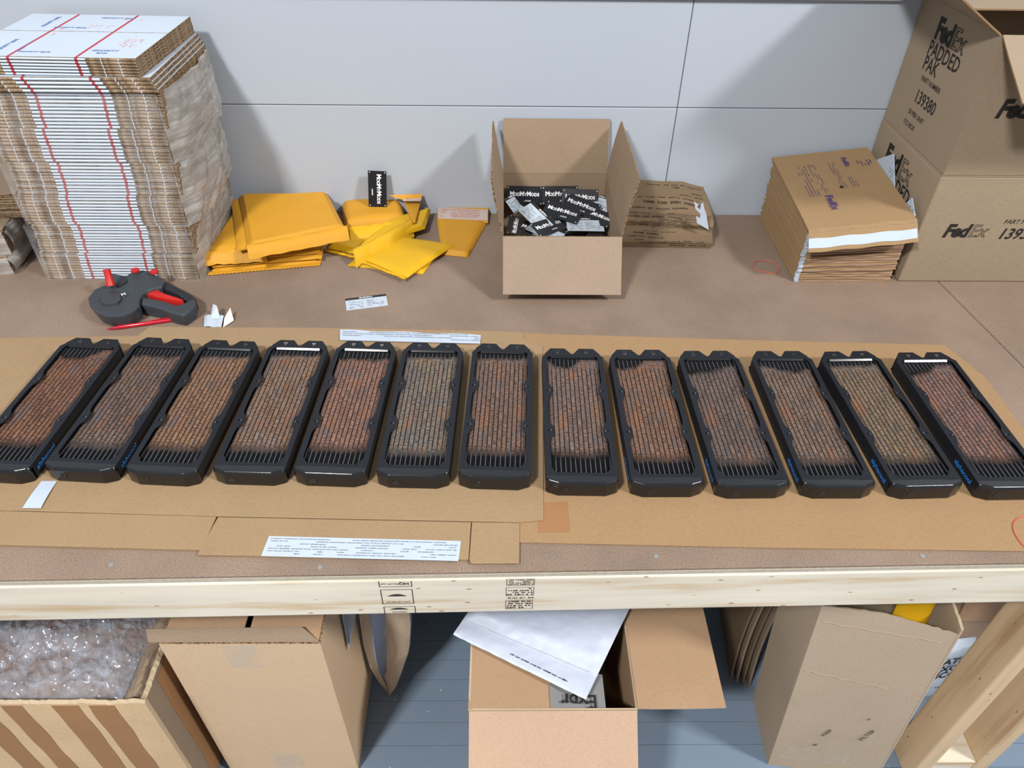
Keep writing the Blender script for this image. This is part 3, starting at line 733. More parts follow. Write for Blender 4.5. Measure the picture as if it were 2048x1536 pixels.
lid = gp([(-0.9276,1.4181,0.9530),(-0.9275,1.4429,0.9530),(-0.9082,1.4494,0.9530),(-0.8872,1.4370,0.9530),(-0.8776,1.4185,0.9530),(-0.8803,1.4023,0.9530),(-0.8981,1.3961,0.9530),(-0.9152,1.4020,0.9530)])
obj('roll_cover', MB().prism(lid, zt-.002, zt+.006), 'gun_grey', g, bevel=.002, seg=2, smooth=True)
lower = gp([(-0.8442,1.4464,0.9400),(-0.8204,1.4383,0.9400),(-0.7815,1.4262,0.9400),(-0.7508,1.4101,0.9400),(-0.7326,1.4245,0.9400),(-0.7241,1.4411,0.9400),(-0.7121,1.4288,0.9400),(-0.7071,1.4024,0.9400),(-0.7218,1.3706,0.9400),(-0.7480,1.3783,0.9400),(-0.7853,1.3978,0.9400),(-0.8191,1.4097,0.9400),(-0.8354,1.4136,0.9400)])
obj('grip', MB().prism(lower, T+.0006, zt-.006, base=.93), 'gun_grey', g, bevel=.006, seg=4, smooth=True)
upper_ = gp([(-0.8282,1.5211,0.9420),(-0.8096,1.5124,0.9420),(-0.7773,1.4908,0.9420),(-0.7369,1.4611,0.9420),(-0.7170,1.4423,0.9420),(-0.7193,1.4278,0.9420),(-0.7344,1.4318,0.9420),(-0.7672,1.4608,0.9420),(-0.8026,1.4819,0.9420),(-0.8221,1.4904,0.9420)])
obj('guard', MB().prism(upper_, T+.0006, zt-.008), 'gun_dark', g, bevel=.005, seg=3, smooth=True)
trig = gp([(-0.8450,1.4736,0.9360),(-0.8312,1.4974,0.9360),(-0.8217,1.4910,0.9360),(-0.8118,1.4696,0.9360),(-0.7941,1.4591,0.9360),(-0.7635,1.4447,0.9360),(-0.7439,1.4345,0.9360),(-0.7494,1.4303,0.9360),(-0.7739,1.4342,0.9360),(-0.8106,1.4464,0.9360),(-0.8384,1.4588,0.9360)])
obj('trigger', MB().prism(trig, T+.012, zt-.007), 'red_plastic', g, bevel=.003, seg=2, smooth=True)
kb = (-0.9176,1.4644,0.9500)
obj('red_knob', MB().tube([V(kb), V(kb)+V((-.004, .012, .020)), V(kb)+V((-.006, .018, .034))], [.010, .008, .0085], 16), 'red_plastic', g, smooth=True)
for c in [(-0.8395,1.5269,0.9510),(-0.8874,1.5332,0.9510)]:
    obj('red_button', MB().cyl(V(c)-V((0, 0, .004)), (0, 0, 1), .0095, .006, 18), 'red_plastic', g, bevel=.0015, smooth=True)
obj('feed_plate', MB().prism(gp([(-0.9173,1.4828,0.9520),(-0.9017,1.5092,0.9520),(-0.8942,1.4960,0.9520),(-0.9060,1.4721,0.9520)]), zt-.004, zt+.0035), 'gun_dark', g, bevel=.001)
c = (-0.8761,1.4314,0.9485); text(g, 'M', .013, c, (.8, .6, 0), (-.6, .8, 0), 'white_print', 'maker_mark', bold=.03)
a, b = [(-0.8990,1.3601,0.9050),(-0.7509,1.3980,0.9050)]; a = V(a)+V((0, -.004, 0)); b = V(b)+V((0, -.002, 0)); d = (b-a)
pn = thing('pen', 'translucent red pen lying in front of the label gun', 'pen', a)
a.z = b.z = T+.0052
obj('barrel', MB().tube([a+d*.13, a+d*.16, a+d*.55, a+d*.93], [.0034, .0048, .0048, .0046], 12), 'red_pen', pn, smooth=True)
obj('tip', MB().tube([a+d*.0, a+d*.05, a+d*.13], [.0006, .0022, .0034], 10), 'red_pen', pn, smooth=True)
obj('end_plug', MB().tube([a+d*.93, a+d*1.0], [.0042, .003], 10), 'gun_dark', pn, smooth=True)
cl = d.normalized(); sd = V((-cl.y, cl.x, 0))
obj('clip', MB().tube([a+d*.92+V((0, 0, .0052)), a+d*.88+V((0, 0, .0068)), a+d*.64+V((0, 0, .0058))], .0012, 6), 'red_pen', pn)
s = thing('paper_scrap', 'folded scrap of shiny white backing paper on bare bench, right of red pen', 'paper scrap', (-.66, 1.39, T))
q = [(-0.6835,1.3674,0.9020),(-0.6426,1.3638,0.9020),(-0.6475,1.4049,0.9020),(-0.6950,1.4086,0.9020)]
def fold(u, v): 
    p = V(q[0])*(1-u)*(1-v)+V(q[1])*u*(1-v)+V(q[2])*u*v+V(q[3])*(1-u)*v; return p+V((0, 0, .002+.006*abs(math.sin(u*5.4))*(.4+.6*v)))
obj('fold', MB().grid(fold, 18, 6, 0, .0004), 'white_card', s, smooth=True)
obj('fold', MB().panel(*[V(p)+V((0, 0, h)) for p, h in zip([(-0.6767,1.3965,0.9050),(-0.6537,1.3967,0.9050),(-0.6635,1.4186,0.9050),(-0.6741,1.4266,0.9050)], (.001, .002, .022, .022))], .0004), 'white_card', s)
obj('fold', MB().panel(*[V(p)+V((0, 0, h)) for p, h in zip([(-0.6403,1.3677,0.9020),(-0.6222,1.3931,0.9020),(-0.6346,1.4210,0.9020),(-0.6441,1.3969,0.9020)], (0, .002, .018, .006))], .0004), 'scrap_inner', s)
def loop(pts, name, label):
    pts = [V(p) for p in pts]; n = len(pts); P = []
    for i in range(n):
        for t in range(6):
            f = t/6; p0, p1, p2, p3 = pts[i-1], pts[i], pts[(i+1) % n], pts[(i+2) % n]
            P.append(.5*((2*p1)+(p2-p0)*f+(2*p0-5*p1+4*p2-p3)*f*f+(3*p1-p0-3*p2+p3)*f**3))
    o = sum(P, V())/len(P); o.z = pts[0].z
    return tag(obj(name, MB().tube(P, .0011, 6, closed=True), 'red_cord', origin=o, smooth=True), label, 'rubber band')
loop([(0.6489,1.6356,0.9016),(0.6618,1.6653,0.9016),(0.6903,1.6730,0.9016),(0.7119,1.6607,0.9016),(0.7154,1.6313,0.9016),(0.7015,1.6096,0.9016),(0.6808,1.6142,0.9016),(0.6542,1.6260,0.9016)], 'rubber_band', 'salmon rubber band on bare bench left of the padded mailer stack')
loop([(0.8803,0.7895,0.9046),(0.8922,0.8069,0.9046),(0.9133,0.8168,0.9046),(0.9285,0.8091,0.9046),(0.9283,0.7852,0.9046),(0.9059,0.7558,0.9046),(0.8833,0.7487,0.9046),(0.8774,0.7662,0.9046)], 'rubber_band', 'salmon rubber band on golden cardboard at the right image edge')

# ------------------------------------------------------------------ promo cards
CLX, CLY = .098, .050
def smallcaps(parent, org, xd, yd, big, mat, name='printed_name'):
    xd = V(xd).normalized()
    parts = [('M', 1), ('OD', .72), ('M', 1), ('Y', .72), ('M', 1), ('ODS', .72)]
    wid = {'M': .80, 'OD': 1.02, 'Y': .5, 'ODS': 1.52}
    tot = sum(wid[s] for s, k in parts); x = -tot/2
    for s, k in parts:
        text(parent, s, big*k*1.12, V(org)+xd*((x+wid[s]/2)*big)+V(yd).normalized()*(-big*.36*(1-k)), xd, yd, mat, name, bold=.035, xs=.95, local=True, lift=.0004)
        x += wid[s]
def card_black():
    o = obj('promo_card', MB().box((-CLX/2, -CLY/2, 0), (CLX/2, CLY/2, .0005)), 'black_card')
    smallcaps(o, (0, .004, .0005), (1, 0, 0), (0, 1, 0), .0148, 'white_print')
    text(o, '.com', .0075, (.008, -.0135, .0005), (1, 0, 0), (0, 1, 0), 'white_print', local=True, bold=.02, lift=.0004, xs=1.3)
    for sx in (-1, 1):
        for sy in (-1, 1): obj('corner_dot', MB().cyl((sx*(CLX/2-.004), sy*(CLY/2-.0045), .0004), (0, 0, 1), .0014, .0004, 8), 'white_print', o, local=True)
    return o
def card_white():
    o = obj('promo_card', MB().box((-CLX/2, -CLY/2, 0), (CLX/2, CLY/2, .0005)), 'white_card')
    obj('black_band', MB().box((-CLX/2, CLY/2-.0085, .0005), (CLX/2, CLY/2, .0008)), 'black_card', o, local=True)
    smallcaps(o, (0, CLY/2-.0045, .0008), (1, 0, 0), (0, 1, 0), .0058, 'white_print')
    marks(o, (-CLX/2+.006, -CLY/2+.004, .0005), (1, 0, 0), (0, 1, 0), .036, .032, 7, 'grey_print', .6, 4, local=True, dash=(.004, .016))
    marks(o, (.0, -CLY/2+.006, .0005), (1, 0, 0), (0, 1, 0), .042, .028, 5, 'grey_print', .5, 8, local=True, dash=(.006, .02))
    return o
PB, PWc = card_black(), card_white()
KB, KW = list(PB.children), list(PWc.children)
used = {'b': False, 'w': False}
def place_card(kind, loc, eul, label, group=None):
    p, ks = (PB, KB) if kind == 'b' else (PWc, KW)
    if used[kind]:
        o = p.copy(); COL.objects.link(o)
        for c in ks:
            d = c.copy(); COL.objects.link(d); d.parent = o
    else: o = p
    CARDS.append((o, p, loc, eul, label, group)); used[kind] = True
    return o
CARDS = []
# leaning on the wall: long side upright, reading downwards
lean = R_(76)
place_card('b', (-.3465, 1.8965, .9885), (lean, R_(0), R_(4), 'upright'), 'black card standing upright against the wall behind yellow mailers')
c = (-0.3274,1.4740,0.9012)
place_card('w', (c[0], c[1], T+.0004), (0, 0, R_(13)), 'white card with black band lying alone on bare bench')
heap = [
 ('b', (0.0598,1.8697,0.9850), (R_(68), 0, R_(-2)), 'black card standing upright at back left of the carton'),
 ('b', (0.1566,1.8609,0.9900), (R_(62), 0, R_(1)), 'black card standing second from left at the carton back'),
 ('b', (0.2108,1.8498,0.9870), (R_(58), 0, R_(-4)), 'black card standing third from left at the carton back'),
 ('w', (0.0335,1.8429,0.9760), (R_(46), R_(14), R_(70)), 'white card leaning in the carton back left corner'),
 ('w', (0.0900,1.7489,0.9840), (R_(16), R_(14), R_(-52)), 'white card lying slanted on top of the heap, left of middle'),
 ('b', (0.1567,1.7696,0.9880), (R_(22), R_(6), R_(-21)), 'black card with name slanting across the middle of the heap'),
 ('b', (0.2105,1.8100,0.9850), (R_(26), R_(8), R_(-27)), 'black card slanting at the right back of the heap'),
 ('w', (0.2570,1.8417,0.9810), (R_(24), R_(4), R_(-24)), 'white card lying at the right back corner of the heap'),
 ('b', (0.0376,1.7330,0.9660), (R_(12), R_(0), R_(84)), 'black card turned lengthwise at front left of the heap'),
 ('w', (0.2166,1.7394,0.9680), (R_(14), R_(3), R_(4)), 'white card lying flat at right front of the heap'),
 ('b', (0.1204,1.7156,0.9760), (R_(18), R_(4), R_(38)), 'black card turned uphill at the front middle of heap'),
 ('b', (0.2485,1.7751,0.9740), (R_(18), R_(2), R_(-36)), 'black card slanting under the white one at heap right'),
 ('w', (0.1126,1.7073,0.9660), (R_(8), R_(4), R_(-36)), 'white card half buried at the heap front middle'),
 ('b', (0.0844,1.7143,0.9620), (R_(10), R_(4), R_(-28)), 'black card half buried at the heap front left')]
for k, l, e, lab in heap: place_card(k, l, e, lab, 'cards heaped in the open carton')
rg = random.Random(21)
for k in range(15):
    x = rg.uniform(.055, .235); y_ = rg.uniform(1.60, 1.83); z = .912+k*.0030+ (y_-1.62)*.05
    place_card(rg.choice('bbw'), (x, y_, z), (R_(rg.uniform(-6, 8)), R_(rg.uniform(-6, 6)), R_(rg.uniform(0, 180))), 'promo card mostly hidden under the others in the open carton', 'cards heaped in the open carton')
for o, p, l, e, lab, grp in CARDS:
    if len(e) == 4:
        a, b_, c_ = e[:3]
        o.matrix_basis = Matrix.Translation(V(l)) @ Matrix.Rotation(c_, 4, 'Z') @ Matrix.Rotation(a, 4, 'X') @ Matrix.Rotation(R_(-90-4), 4, 'Z')
    else: o.location = l; o.rotation_euler = e
    tag(o, lab, 'card', grp)

# ------------------------------------------------------------------ open carton with cards
def flap(parent, a, b, dirv, ln, t=.0035, mat='kraft', nm='flap', wave=.0, inset=.002, me='flute_edge'):
    """flap hinged on edge a->b, reaching ln along dirv"""
    a, b = V(a), V(b); e = (b-a).normalized(); d = V(dirv).normalized(); n = e.cross(d).normalized()
    A, B = a+e*inset, b-e*inset; w_ = (B-A).length
    def fn(u, v): return A+e*(w_*u)+d*(ln*v)+n*(wave*math.sin(math.pi*v)*.8+wave*.6*noise.noise((u*3, v*2, w_*50)))
    return obj(nm, MB().grid(fn, 8, 6, 0, t, 1), [mat, me], parent, smooth=False)
def carton_body(parent, x0, y0, z0, x1, y1, z1, t=.0035, mat='kraft', nm='body', edge='flute_edge', jag=0, inner=None):
    mb = MB(); mats = [mat, edge, inner or mat]
    mb.box((x0, y0, z0), (x1, y1, z0+t), [0, 2, 0, 0, 0, 0])
    for (a, b) in (((x0, y0, z0+t), (x1, y0+t, z1)), ((x0, y1-t, z0+t), (x1, y1, z1)), ((x0, y0+t, z0+t), (x0+t, y1-t, z1)), ((x1-t, y0+t, z0+t), (x1, y1-t, z1))):
        mb.box(a, b, [0, 1, 0, 0, 0, 0])
    return obj(nm, mb, mats, parent)
cb = thing('open_carton', 'open brown carton with flaps spread, full of black cards, mid bench', 'carton', (.143, 1.72, T))
X0, X1, Y0, Y1, Z1 = -.001, .285, 1.546, 1.893, 1.04
carton_body(cb, X0, Y0, T+.0004, X1, Y1, Z1)
flap(cb, (X0, Y0, Z1), (X1, Y0, Z1), V((0, -.072, -.112)), .136, mat='kraft_front', wave=.001)
flap(cb, (X1, Y1, Z1), (X0, Y1, Z1), V((0, .035, .16)), .141, wave=-.001)
flap(cb, (X0, Y1, Z1), (X0, Y0, Z1), V((-.024, 0, .13)), .145, wave=.002)
flap(cb, (X1, Y0, Z1), (X1, Y1, Z1), V((.021, 0, .12)), .146, wave=-.003)

# ------------------------------------------------------------------ crushed printed paper parcel beside it
pb = thing('crushed_parcel', 'crushed brown paper parcel covered in small print, right of the open carton', 'parcel', (.45, 1.82, T))
prof = [(1.742, .901), (1.737, .922), (1.744, .945), (1.752, .958), (1.750, .972), (1.762, .985), (1.778, .983), (1.792, .978), (1.822, 1.006), (1.862, 1.014), (1.905, 1.020), (1.914, .99), (1.914, .901)]
def par(u, v):
    k = v*(len(prof)-1); i = min(int(k), len(prof)-2); f = k-i
    y_ = prof[i][0]*(1-f)+prof[i+1][0]*f; z = prof[i][1]*(1-f)+prof[i+1][1]*f
    x = .318+u*.240+.008*noise.noise((v*6, u*2, 3))
    ap = 1-.10*max(0, u-.75)*4*(z-.9)/.12
    n1 = noise.noise((x*14, y_*22, z*22)); n2 = noise.noise((x*40, y_*40, z*50))
    if 0 < i < len(prof)-2: y_ += .005*n1*(1 if i < 8 else .3); z = .9+(z-.9)*ap*(1-.10*u+.03*n1)+.0015*n2
    y_ -= .006*u if i < 7 else 0
    return (x, min(y_, WY-.004), max(z, .9008))
pm = MB().grid(par, 40, 60, 0)
for u in (0, 1):
    ring = [V(par(u, j/60)) for j in range(61)]; c = sum(ring, V())/61+V((.012 if u else -.004, 0, 0))
    pm.add(ring+[c], [((j, j+1, 61) if u == 0 else (j+1, j, 61)) for j in range(60)], 0)
obj('paper_skin', pm, 'kraft_bag', pb, smooth=True)
def on_par(u, v):
    p = V(par(u, v)); du = (V(par(u+.01, v))-p).normalized(); dv = (V(par(u, v+.01))-p).normalized(); return p, du, dv
rg = random.Random(5); ink = MB()
for r in range(26):
    v = .03+r*.0305
    if .40 < v < .52 and r % 2: continue
    u = .06+rg.random()*.1
    while u < .93:
        l = rg.uniform(.05, .2)
        if rg.random() < .66 and u+l < .97:
            nl = max(2, int(l*240/4.5))
            for q in range(nl):
                a = u+l*q/nl; b = a+l/nl*rg.uniform(.5, .92); h = .0045+.003*(r % 4 == 0)
                vs = []
                for (uu, vv) in ((a, v), (b, v), (b, v+h*1.6), (a, v+h*1.6)):
                    p, du, dv = on_par(uu, vv); vs.append(p+du.cross(dv).normalized()*.0009)
                ink.add(vs, [(0, 1, 2, 3)])
        u += l+.03
obj('printed_lines', ink, 'brown_ink', pb)
p, du, dv = on_par(.28, .405); text(pb, 'this is your product', .0095, p, du, dv, 'brown_ink', lift=.0035)
p, du, dv = on_par(.55, .36); text(pb, 'use for future Mail', .0095, p, du, dv, 'brown_ink', lift=.0035)
lb = [(0.4876,1.7220,1.0457),(0.5011,1.7220,1.0347),(0.4982,1.7220,1.0291),(0.5074,1.7220,1.0207),(0.5073,1.7220,1.0361),(0.5111,1.7220,1.0431),(0.5165,1.7220,1.0278),(0.5268,1.7220,1.0066),(0.5331,1.7220,0.9866),(0.5413,1.7220,0.9634),(0.5208,1.7220,0.9749),(0.5062,1.7220,0.9835),(0.5001,1.7220,1.0036),(0.5115,1.7220,0.9980),(0.5107,1.7220,1.0094),(0.4953,1.7220,1.0234)]
obj('torn_label', MB().add([V(p) for p in lb]+[V(p)+V((0, .0006, 0)) for p in lb], [tuple(range(16)), tuple(range(31, 15, -1))]+[((i+1) % 16, i, 16+i, 16+(i+1) % 16) for i in range(16)]), 'white_paper', pb)
# ------------------------------------------------------------------ padded mailers, stacked
PN = 25
def pad_top(x, y):                                   # height of the finished pile above the bench
    return .150+.030*(x-.735)/.25+.030*(y-1.58)/.33
for k in range(PN):
    q = PN-k; f0 = k/PN; f1 = (k+1)/PN; x0, x1, y0, y1 = .737+rnd.uniform(-.0015, .0015), .982+rnd.uniform(-.003, .002), 1.574+rnd.uniform(-.003, .003), 1.905+rnd.uniform(-.008, .008)
    if q == 1: x0, x1, y0, y1 = .733, .984, 1.571, 1.914
    o = thing('padded_mailer', ('topmost kraft padded mailer of the stack, with violet print and white strip' if q == 1 else '%s kraft padded mailer from the top of the right stack' % ORD[q-1]), 'padded mailer', ((x0+x1)/2, (y0+y1)/2, T), group='kraft padded mailers in the right stack')
    sd = rnd.random()*40
    def lay_(u, v, f):
        x = x0+(x1-x0)*u; y = y0+(y1-y0)*v; z = pad_top(x, y)*f
        e = max(0, 1-v*7)
        if 0 < f < 1: z += .0028*e*noise.noise((u*5.5, sd*.0+round(f*PN)*1.7, 1.3))
        return V((x, y, T+.0006+z))
    m2 = MB(); NU, NV = 22, 8
    def tp(u, v):
        p = lay_(u, v, f1)-V((0, 0, .0010 if v > .05 else .0022)); return p
    m2.grid(tp, NU, NV, 0); tv = m2.v[:]; n0 = len(tv)
    bt = [lay_(i/NU, j/NV, f0)+V((0, .0015 if j == 0 else 0, 0)) for i in range(NU+1) for j in range(NV+1)]
    id_ = lambda i, j: i*(NV+1)+j
    fs = [tuple(n0+c for c in f[::-1]) for f in m2.f]
    rim = [id_(i, 0) for i in range(NU+1)]+[id_(NU, j) for j in range(1, NV+1)]+[id_(i, NV) for i in range(NU-1, -1, -1)]+[id_(0, j) for j in range(NV-1, 0, -1)]
    for c in range(len(rim)):
        a, b = rim[c], rim[(c+1) % len(rim)]; fs.append((b, a, a+n0, b+n0))
    m3 = MB().add(tv+bt, m2.f+fs, [0]*(len(m2.f)*2)+[1 if (rim[c] % (NV+1) == 0 and rim[(c+1) % len(rim)] % (NV+1) == 0) else 0 for c in range(len(rim))])
    obj('pouch', m3, ['kraft_mailer', 'kraft_pale'], o, smooth=False)
    if q > 1:
        zc0 = lay_(0, 0, f0).z; zc1 = lay_(0, 0, f1).z
        obj('release_strip', MB().box((x0-.0005, y0-.0015, zc0+.0008), (x0+.010, y0+.004, zc1-.001)), 'white_paper', o)
top = o
def ptop(x, y, d=0): return V((x, y, T+.0006+pad_top(x, y)+d))
fa = [ptop(.733, 1.571, -.001), ptop(.984, 1.571, -.001)]
def flp(u, v):
    p = fa[0]*(1-u)+fa[1]*u; s = v*.058
    return p+V((.004*u*v, -s*.60, -s*.74+.0012*math.sin(u*19+v*2)-.010*v*v*(1-u)*.0))
obj('flap', MB().grid(flp, 26, 8, 0, .0006), 'kraft_mailer', top, smooth=True)
obj('adhesive_strip', MB().grid(lambda u, v: V(flp(.0+.99*u, .42+.42*v))+V((0, -.0006, .0010)), 26, 3, 0, .0003), 'white_paper', top, smooth=True)
obj('crease', MB().tube([V(flp(u/20, .14))+V((0, -.0004, .0006+.0006*math.sin(u*1.7))) for u in range(21)], .0008, 5), 'kraft_front', top)
tx = V((.25, 0, .030)).normalized(); ty = V((0, .33, .030)).normalized()
def tl(x, y): return ptop(x, y, .0008)
text(top, 'FedEx', .026, tl(.817, 1.672), -ty, tx, 'violet_ink', bold=.03, lift=.0012)
text(top, 'FedEx', .018, tl(.905, 1.85), -ty, tx, 'violet_ink', bold=.03, lift=.0012)
for (x, y, w2, h2, r_) in ((.772, 1.72, .15, .030, 4), (.806, 1.73, .14, .020, 3), (.858, 1.74, .13, .018, 3), (.885, 1.735, .05, .02, 3)):
    marks(top, tl(x, y+w2*.9), -ty, tx, w2, h2, r_, 'violet_ink', .75, int(x*999), dash=(.008, .02), th=.36, lift=.0012)
marks(top, tl(.93, 1.85), -ty, tx, .03, .04, 5, 'violet_ink', .8, 8, dash=(.006, .02), th=.5, lift=.0012)
obj('round_mark', MB().cyl(tl(.860, 1.735), tx.cross(ty), .0045, .0012, 12), 'black_ink', top)
q = [(.9885, 1.868, 1.091), (.9885, 1.779, 1.150), (.9885, 1.713, 1.081), (.9885, 1.70, .93), (.9885, 1.87, .93)]
def slab(name, pts, t, mat, parent=None, origin=None, nrm=None):
    n = V(nrm) if nrm else (V(pts[1])-V(pts[0])).cross(V(pts[2])-V(pts[0])).normalized()
    k = len(pts); return obj(name, MB().add([V(p) for p in pts]+[V(p)+n*t for p in pts], [tuple(range(k-1, -1, -1)), tuple(range(k, 2*k))]+[(i, (i+1) % k, k+(i+1) % k, k+i) for i in range(k)]), mat, parent, origin=origin)
wm = thing('white_mailer', 'white speckled mailer corner peeking up behind the padded stack, larger of two', 'mailer', (.9885, 1.78, .93))
slab('pouch', q, .0025, 'white_paper', wm, nrm=(-1, 0, 0))
marks(wm, (.986, 1.85, 1.06), (0, -1, 0), (0, 0, 1), .075, .03, 4, 'grey_print', .6, 2, dash=(.003, .01)); marks(wm, (.986, 1.775, 1.09), (0, -1, 0), (0, 0, 1), .03, .03, 4, 'grey_print', .7, 12, dash=(.003, .01))
wm = thing('white_mailer', 'small white speckled mailer corner right of the stacked padded mailers front', 'mailer', (.9885, 1.62, .93))
slab('pouch', [(.9885, 1.650, 1.074), (.9885, 1.629, 1.104), (.9885, 1.590, 1.078), (.9885, 1.590, .93), (.9885, 1.65, .93)], .0025, 'white_paper', wm, nrm=(-1, 0, 0))
marks(wm, (.986, 1.64, 1.072), (0, -1, 0), (0, 0, 1), .04, .016, 3, 'black_ink', .5, 4, dash=(.003, .008))

# ------------------------------------------------------------------ brown printed cartons, right
FX0, FY0, FY1 = 1.0035, 1.577, 1.925
lc = thing('shipping_carton', 'closed brown printed carton standing on the bench at far right', 'carton', (1.28, 1.75, T))
def solid_carton(parent, x0, y0, z0, x1, y1, z1, mat):
    t = .004
    obj('body', MB().box((x0, y0, z0), (x1, y1, z1-.004)), mat, parent, bevel=.004, seg=3, smooth=True)
    ym = (y0+y1)/2
    obj('flap', MB().box((x0+.001, y0+.0005, z1-.0039), (x1-.001, ym-.001, z1)), mat, parent, bevel=.001, seg=1)
    obj('flap', MB().box((x0+.001, ym+.001, z1-.0039), (x1-.001, y1-.0005, z1)), mat, parent, bevel=.001, seg=1)
solid_carton(lc, FX0, FY0, T+.0004, 1.58, FY1, 1.185, 'kraft_fedex')
lx, lz = V((0, -1, 0)), V((0, 0, 1))
def brand(parent, org, xd, yd, size, mat='black_ink', **k):
    xd = V(xd); 
    text(parent, 'Fed', size, V(org), xd, yd, mat, bold=.045, align='RIGHT', xs=.92, shear=k.get('shear', 0), space=.92)
    text(parent, 'Ex', size, V(org)+xd.normalized()*size*.03, xd, yd, mat, outline=size*.012, align='LEFT', xs=.92, shear=k.get('shear', 0), name='outlined_text')
LF = FX0-.0002
brand(lc, (LF, 1.757, 1.124), lx, lz, .070)
text(lc, 'PADDED', .050, (LF, 1.748, 1.078), lx, lz, 'black_ink', bold=.012, xs=.84)
text(lc, 'PAK', .050, (LF, 1.79, 1.030), lx, lz, 'black_ink', bold=.012, xs=.84)
fx = V((1, 0, 0))
FF = FY0-.0002
brand(lc, (1.124, FF, 1.043), fx, lz, .047, shear=.22)
text(lc, 'PART NUMBER', .0165, (1.199, FF, 1.069), fx, lz, 'black_ink', align='LEFT', shear=.2, xs=.95)
text(lc, '139380', .040, (1.199, FF, 1.036), fx, lz, 'black_ink', bold=.02, align='LEFT', shear=.22, xs=.92)
uc = thing('shipping_carton', 'upper brown printed carton with flaps open, stacked at far right', 'carton', (1.28, 1.75, 1.187))
U0, U1, UZ0, UZ1 = 1.006, 1.60, 1.1865, 1.484
carton_body(uc, U0, FY0, UZ0, U1, FY1, UZ1, .004, 'kraft_fedex', edge='kraft_edge')
flap(uc, (U0, FY0, UZ1), (U1, FY0, UZ1), V((.0, -.143, -.082)), .17, mat='kraft_fedex', me='kraft_edge', wave=.001)
flap(uc, (U1, FY1, UZ1), (U0, FY1, UZ1), V((0, -1, .01)), .142, mat='kraft_fedex', me='kraft_edge')
flap(uc, (U0, FY1, UZ1), (U0, FY0, UZ1), V((-.105, 0, .066)), .17, mat='kraft_fedex', me='kraft_edge', wave=.001)
LU = U0-.0002
brand(uc, (LU, 1.743, 1.434), lx, lz, .063)
text(uc, 'PADDED', .045, (LU, 1.752, 1.391), lx, lz, 'black_ink', bold=.012, xs=.86)
text(uc, 'PAK', .045, (LU, 1.790, 1.358), lx, lz, 'black_ink', bold=.012, xs=.86)
text(uc, 'PART NUMBER', .0165, (LU, 1.762, 1.326), lx, lz, 'black_ink', bold=.01, xs=.9)
text(uc, '139380', .042, (LU, 1.758, 1.285), lx, lz, 'black_ink', bold=.012, xs=.84)
text(uc, '50 PER UNIT', .0165, (LU, 1.775, 1.246), lx, lz, 'black_ink', bold=.01, xs=.9)
text(uc, '17.5 BOX', .0165, (LU, 1.792, 1.219), lx, lz, 'black_ink', bold=.01, xs=.9)
brand(uc, (1.133, FF, 1.336), fx, lz, .054, shear=.22)

# ------------------------------------------------------------------ yellow bubble mailers
YG1 = 'yellow bubble mailers in the left pile'; YG2 = 'yellow bubble mailers in the right pile'
def ymailer(label, grp, c, th=.011, mat='yellow', nz=.003, seed=0, edge=.03, skirt=None, warp=0, band=True):
    c = [V(p) for p in c]; ctr = sum(c, V())/4
    o = thing('bubble_mailer', label, 'padded mailer', (ctr.x, ctr.y, min(p.z for p in c)), group=grp)
    obj('pouch', MB().pillow(c[0], c[1], c[2], c[3], th, 18, 18, nz, seed, edge=edge, warp=warp), mat, o, smooth=True)
    return o
def lift(pts, z): return [(p[0], p[1], z) for p in pts]
def edge_skirt(o, a, b, d, ln, mat='yellow', nm='folded_end', curl=.3, wob=.002, saw=0, n0=30, t=.0016):
    a, b, d = V(a), V(b), V(d).normalized(); up_ = V((0, 0, 1))
    def fn(u, v):
        s = ln*v; ln2 = s
        if saw and v > .99: s += saw*(.5-abs((u*n0) % 1-.5)*2)
        return a*(1-u)+b*u+d*s+up_*(math.sin(v*math.pi)*curl*ln+wob*noise.noise((u*7, v*3, ln*90)))
    return obj(nm, MB().grid(fn, n0*2 if saw else 24, 8, 0, t), mat, o, smooth=True)
# left pile, from the bench up
zl = T+.0006
base = [((-.738, 1.598), (-.470, 1.648), (-.490, 1.906), (-.735, 1.876)), ((-.734, 1.606), (-.466, 1.652), (-.488, 1.902), (-.734, 1.870)), ((-.742, 1.610), (-.472, 1.657), (-.492, 1.908), (-.737, 1.872))]
for k, c in enumerate(base):
    o = ymailer('%s yellow mailer from the bottom of the left pile' % ORD[k], YG1, [(p[0], p[1], zl+k*.0125) for p in c], .0120, seed=k, edge=.012, nz=.002)
    if k == 0: edge_skirt(o, (-.742, 1.6, zl+.002), (-.470, 1.649, zl+.002), (.1, -1, -.02), .012, saw=.004, curl=.02, wob=.0006)
c3 = [(-0.7502,1.6525,0.9485),(-0.4605,1.6282,0.9485),(-0.4305,1.9155,0.9485),(-0.7683,1.9296,0.9485)]
o = ymailer('yellow mailer under the top two of the left pile, corner toward white stack', YG1, [(-.752, 1.622, .9400), (-.476, 1.662, .9385), (-.492, 1.902, .9425), (-.737, 1.880, .9425)], .013, seed=5, edge=.02)
edge_skirt(o, (-.752, 1.624, .947), (-.60, 1.646, .947), (.12, -1, -1.1), .034, curl=.1, wob=.004)
o = ymailer('second yellow mailer from the top of the left pile', YG1, [(-0.6606,1.6135,0.9560),(-0.4246,1.7196,0.9560),(-0.4953,1.9303,0.9560),(-0.7555,1.8903,0.9560)], .010, seed=6, edge=.02)
o = ymailer('topmost yellow mailer of the left pile, tilted with folded front end', YG1, [(-.6265, 1.598, .968), (-.402, 1.690, .974), (-.484, 1.886, .974), (-.728, 1.884, .970)], .015, seed=7, edge=.018, nz=.0025)
edge_skirt(o, (-.630, 1.600, .981), (-.398, 1.690, .986), (.32, -1, -1.0), .036, curl=.22, wob=.003)
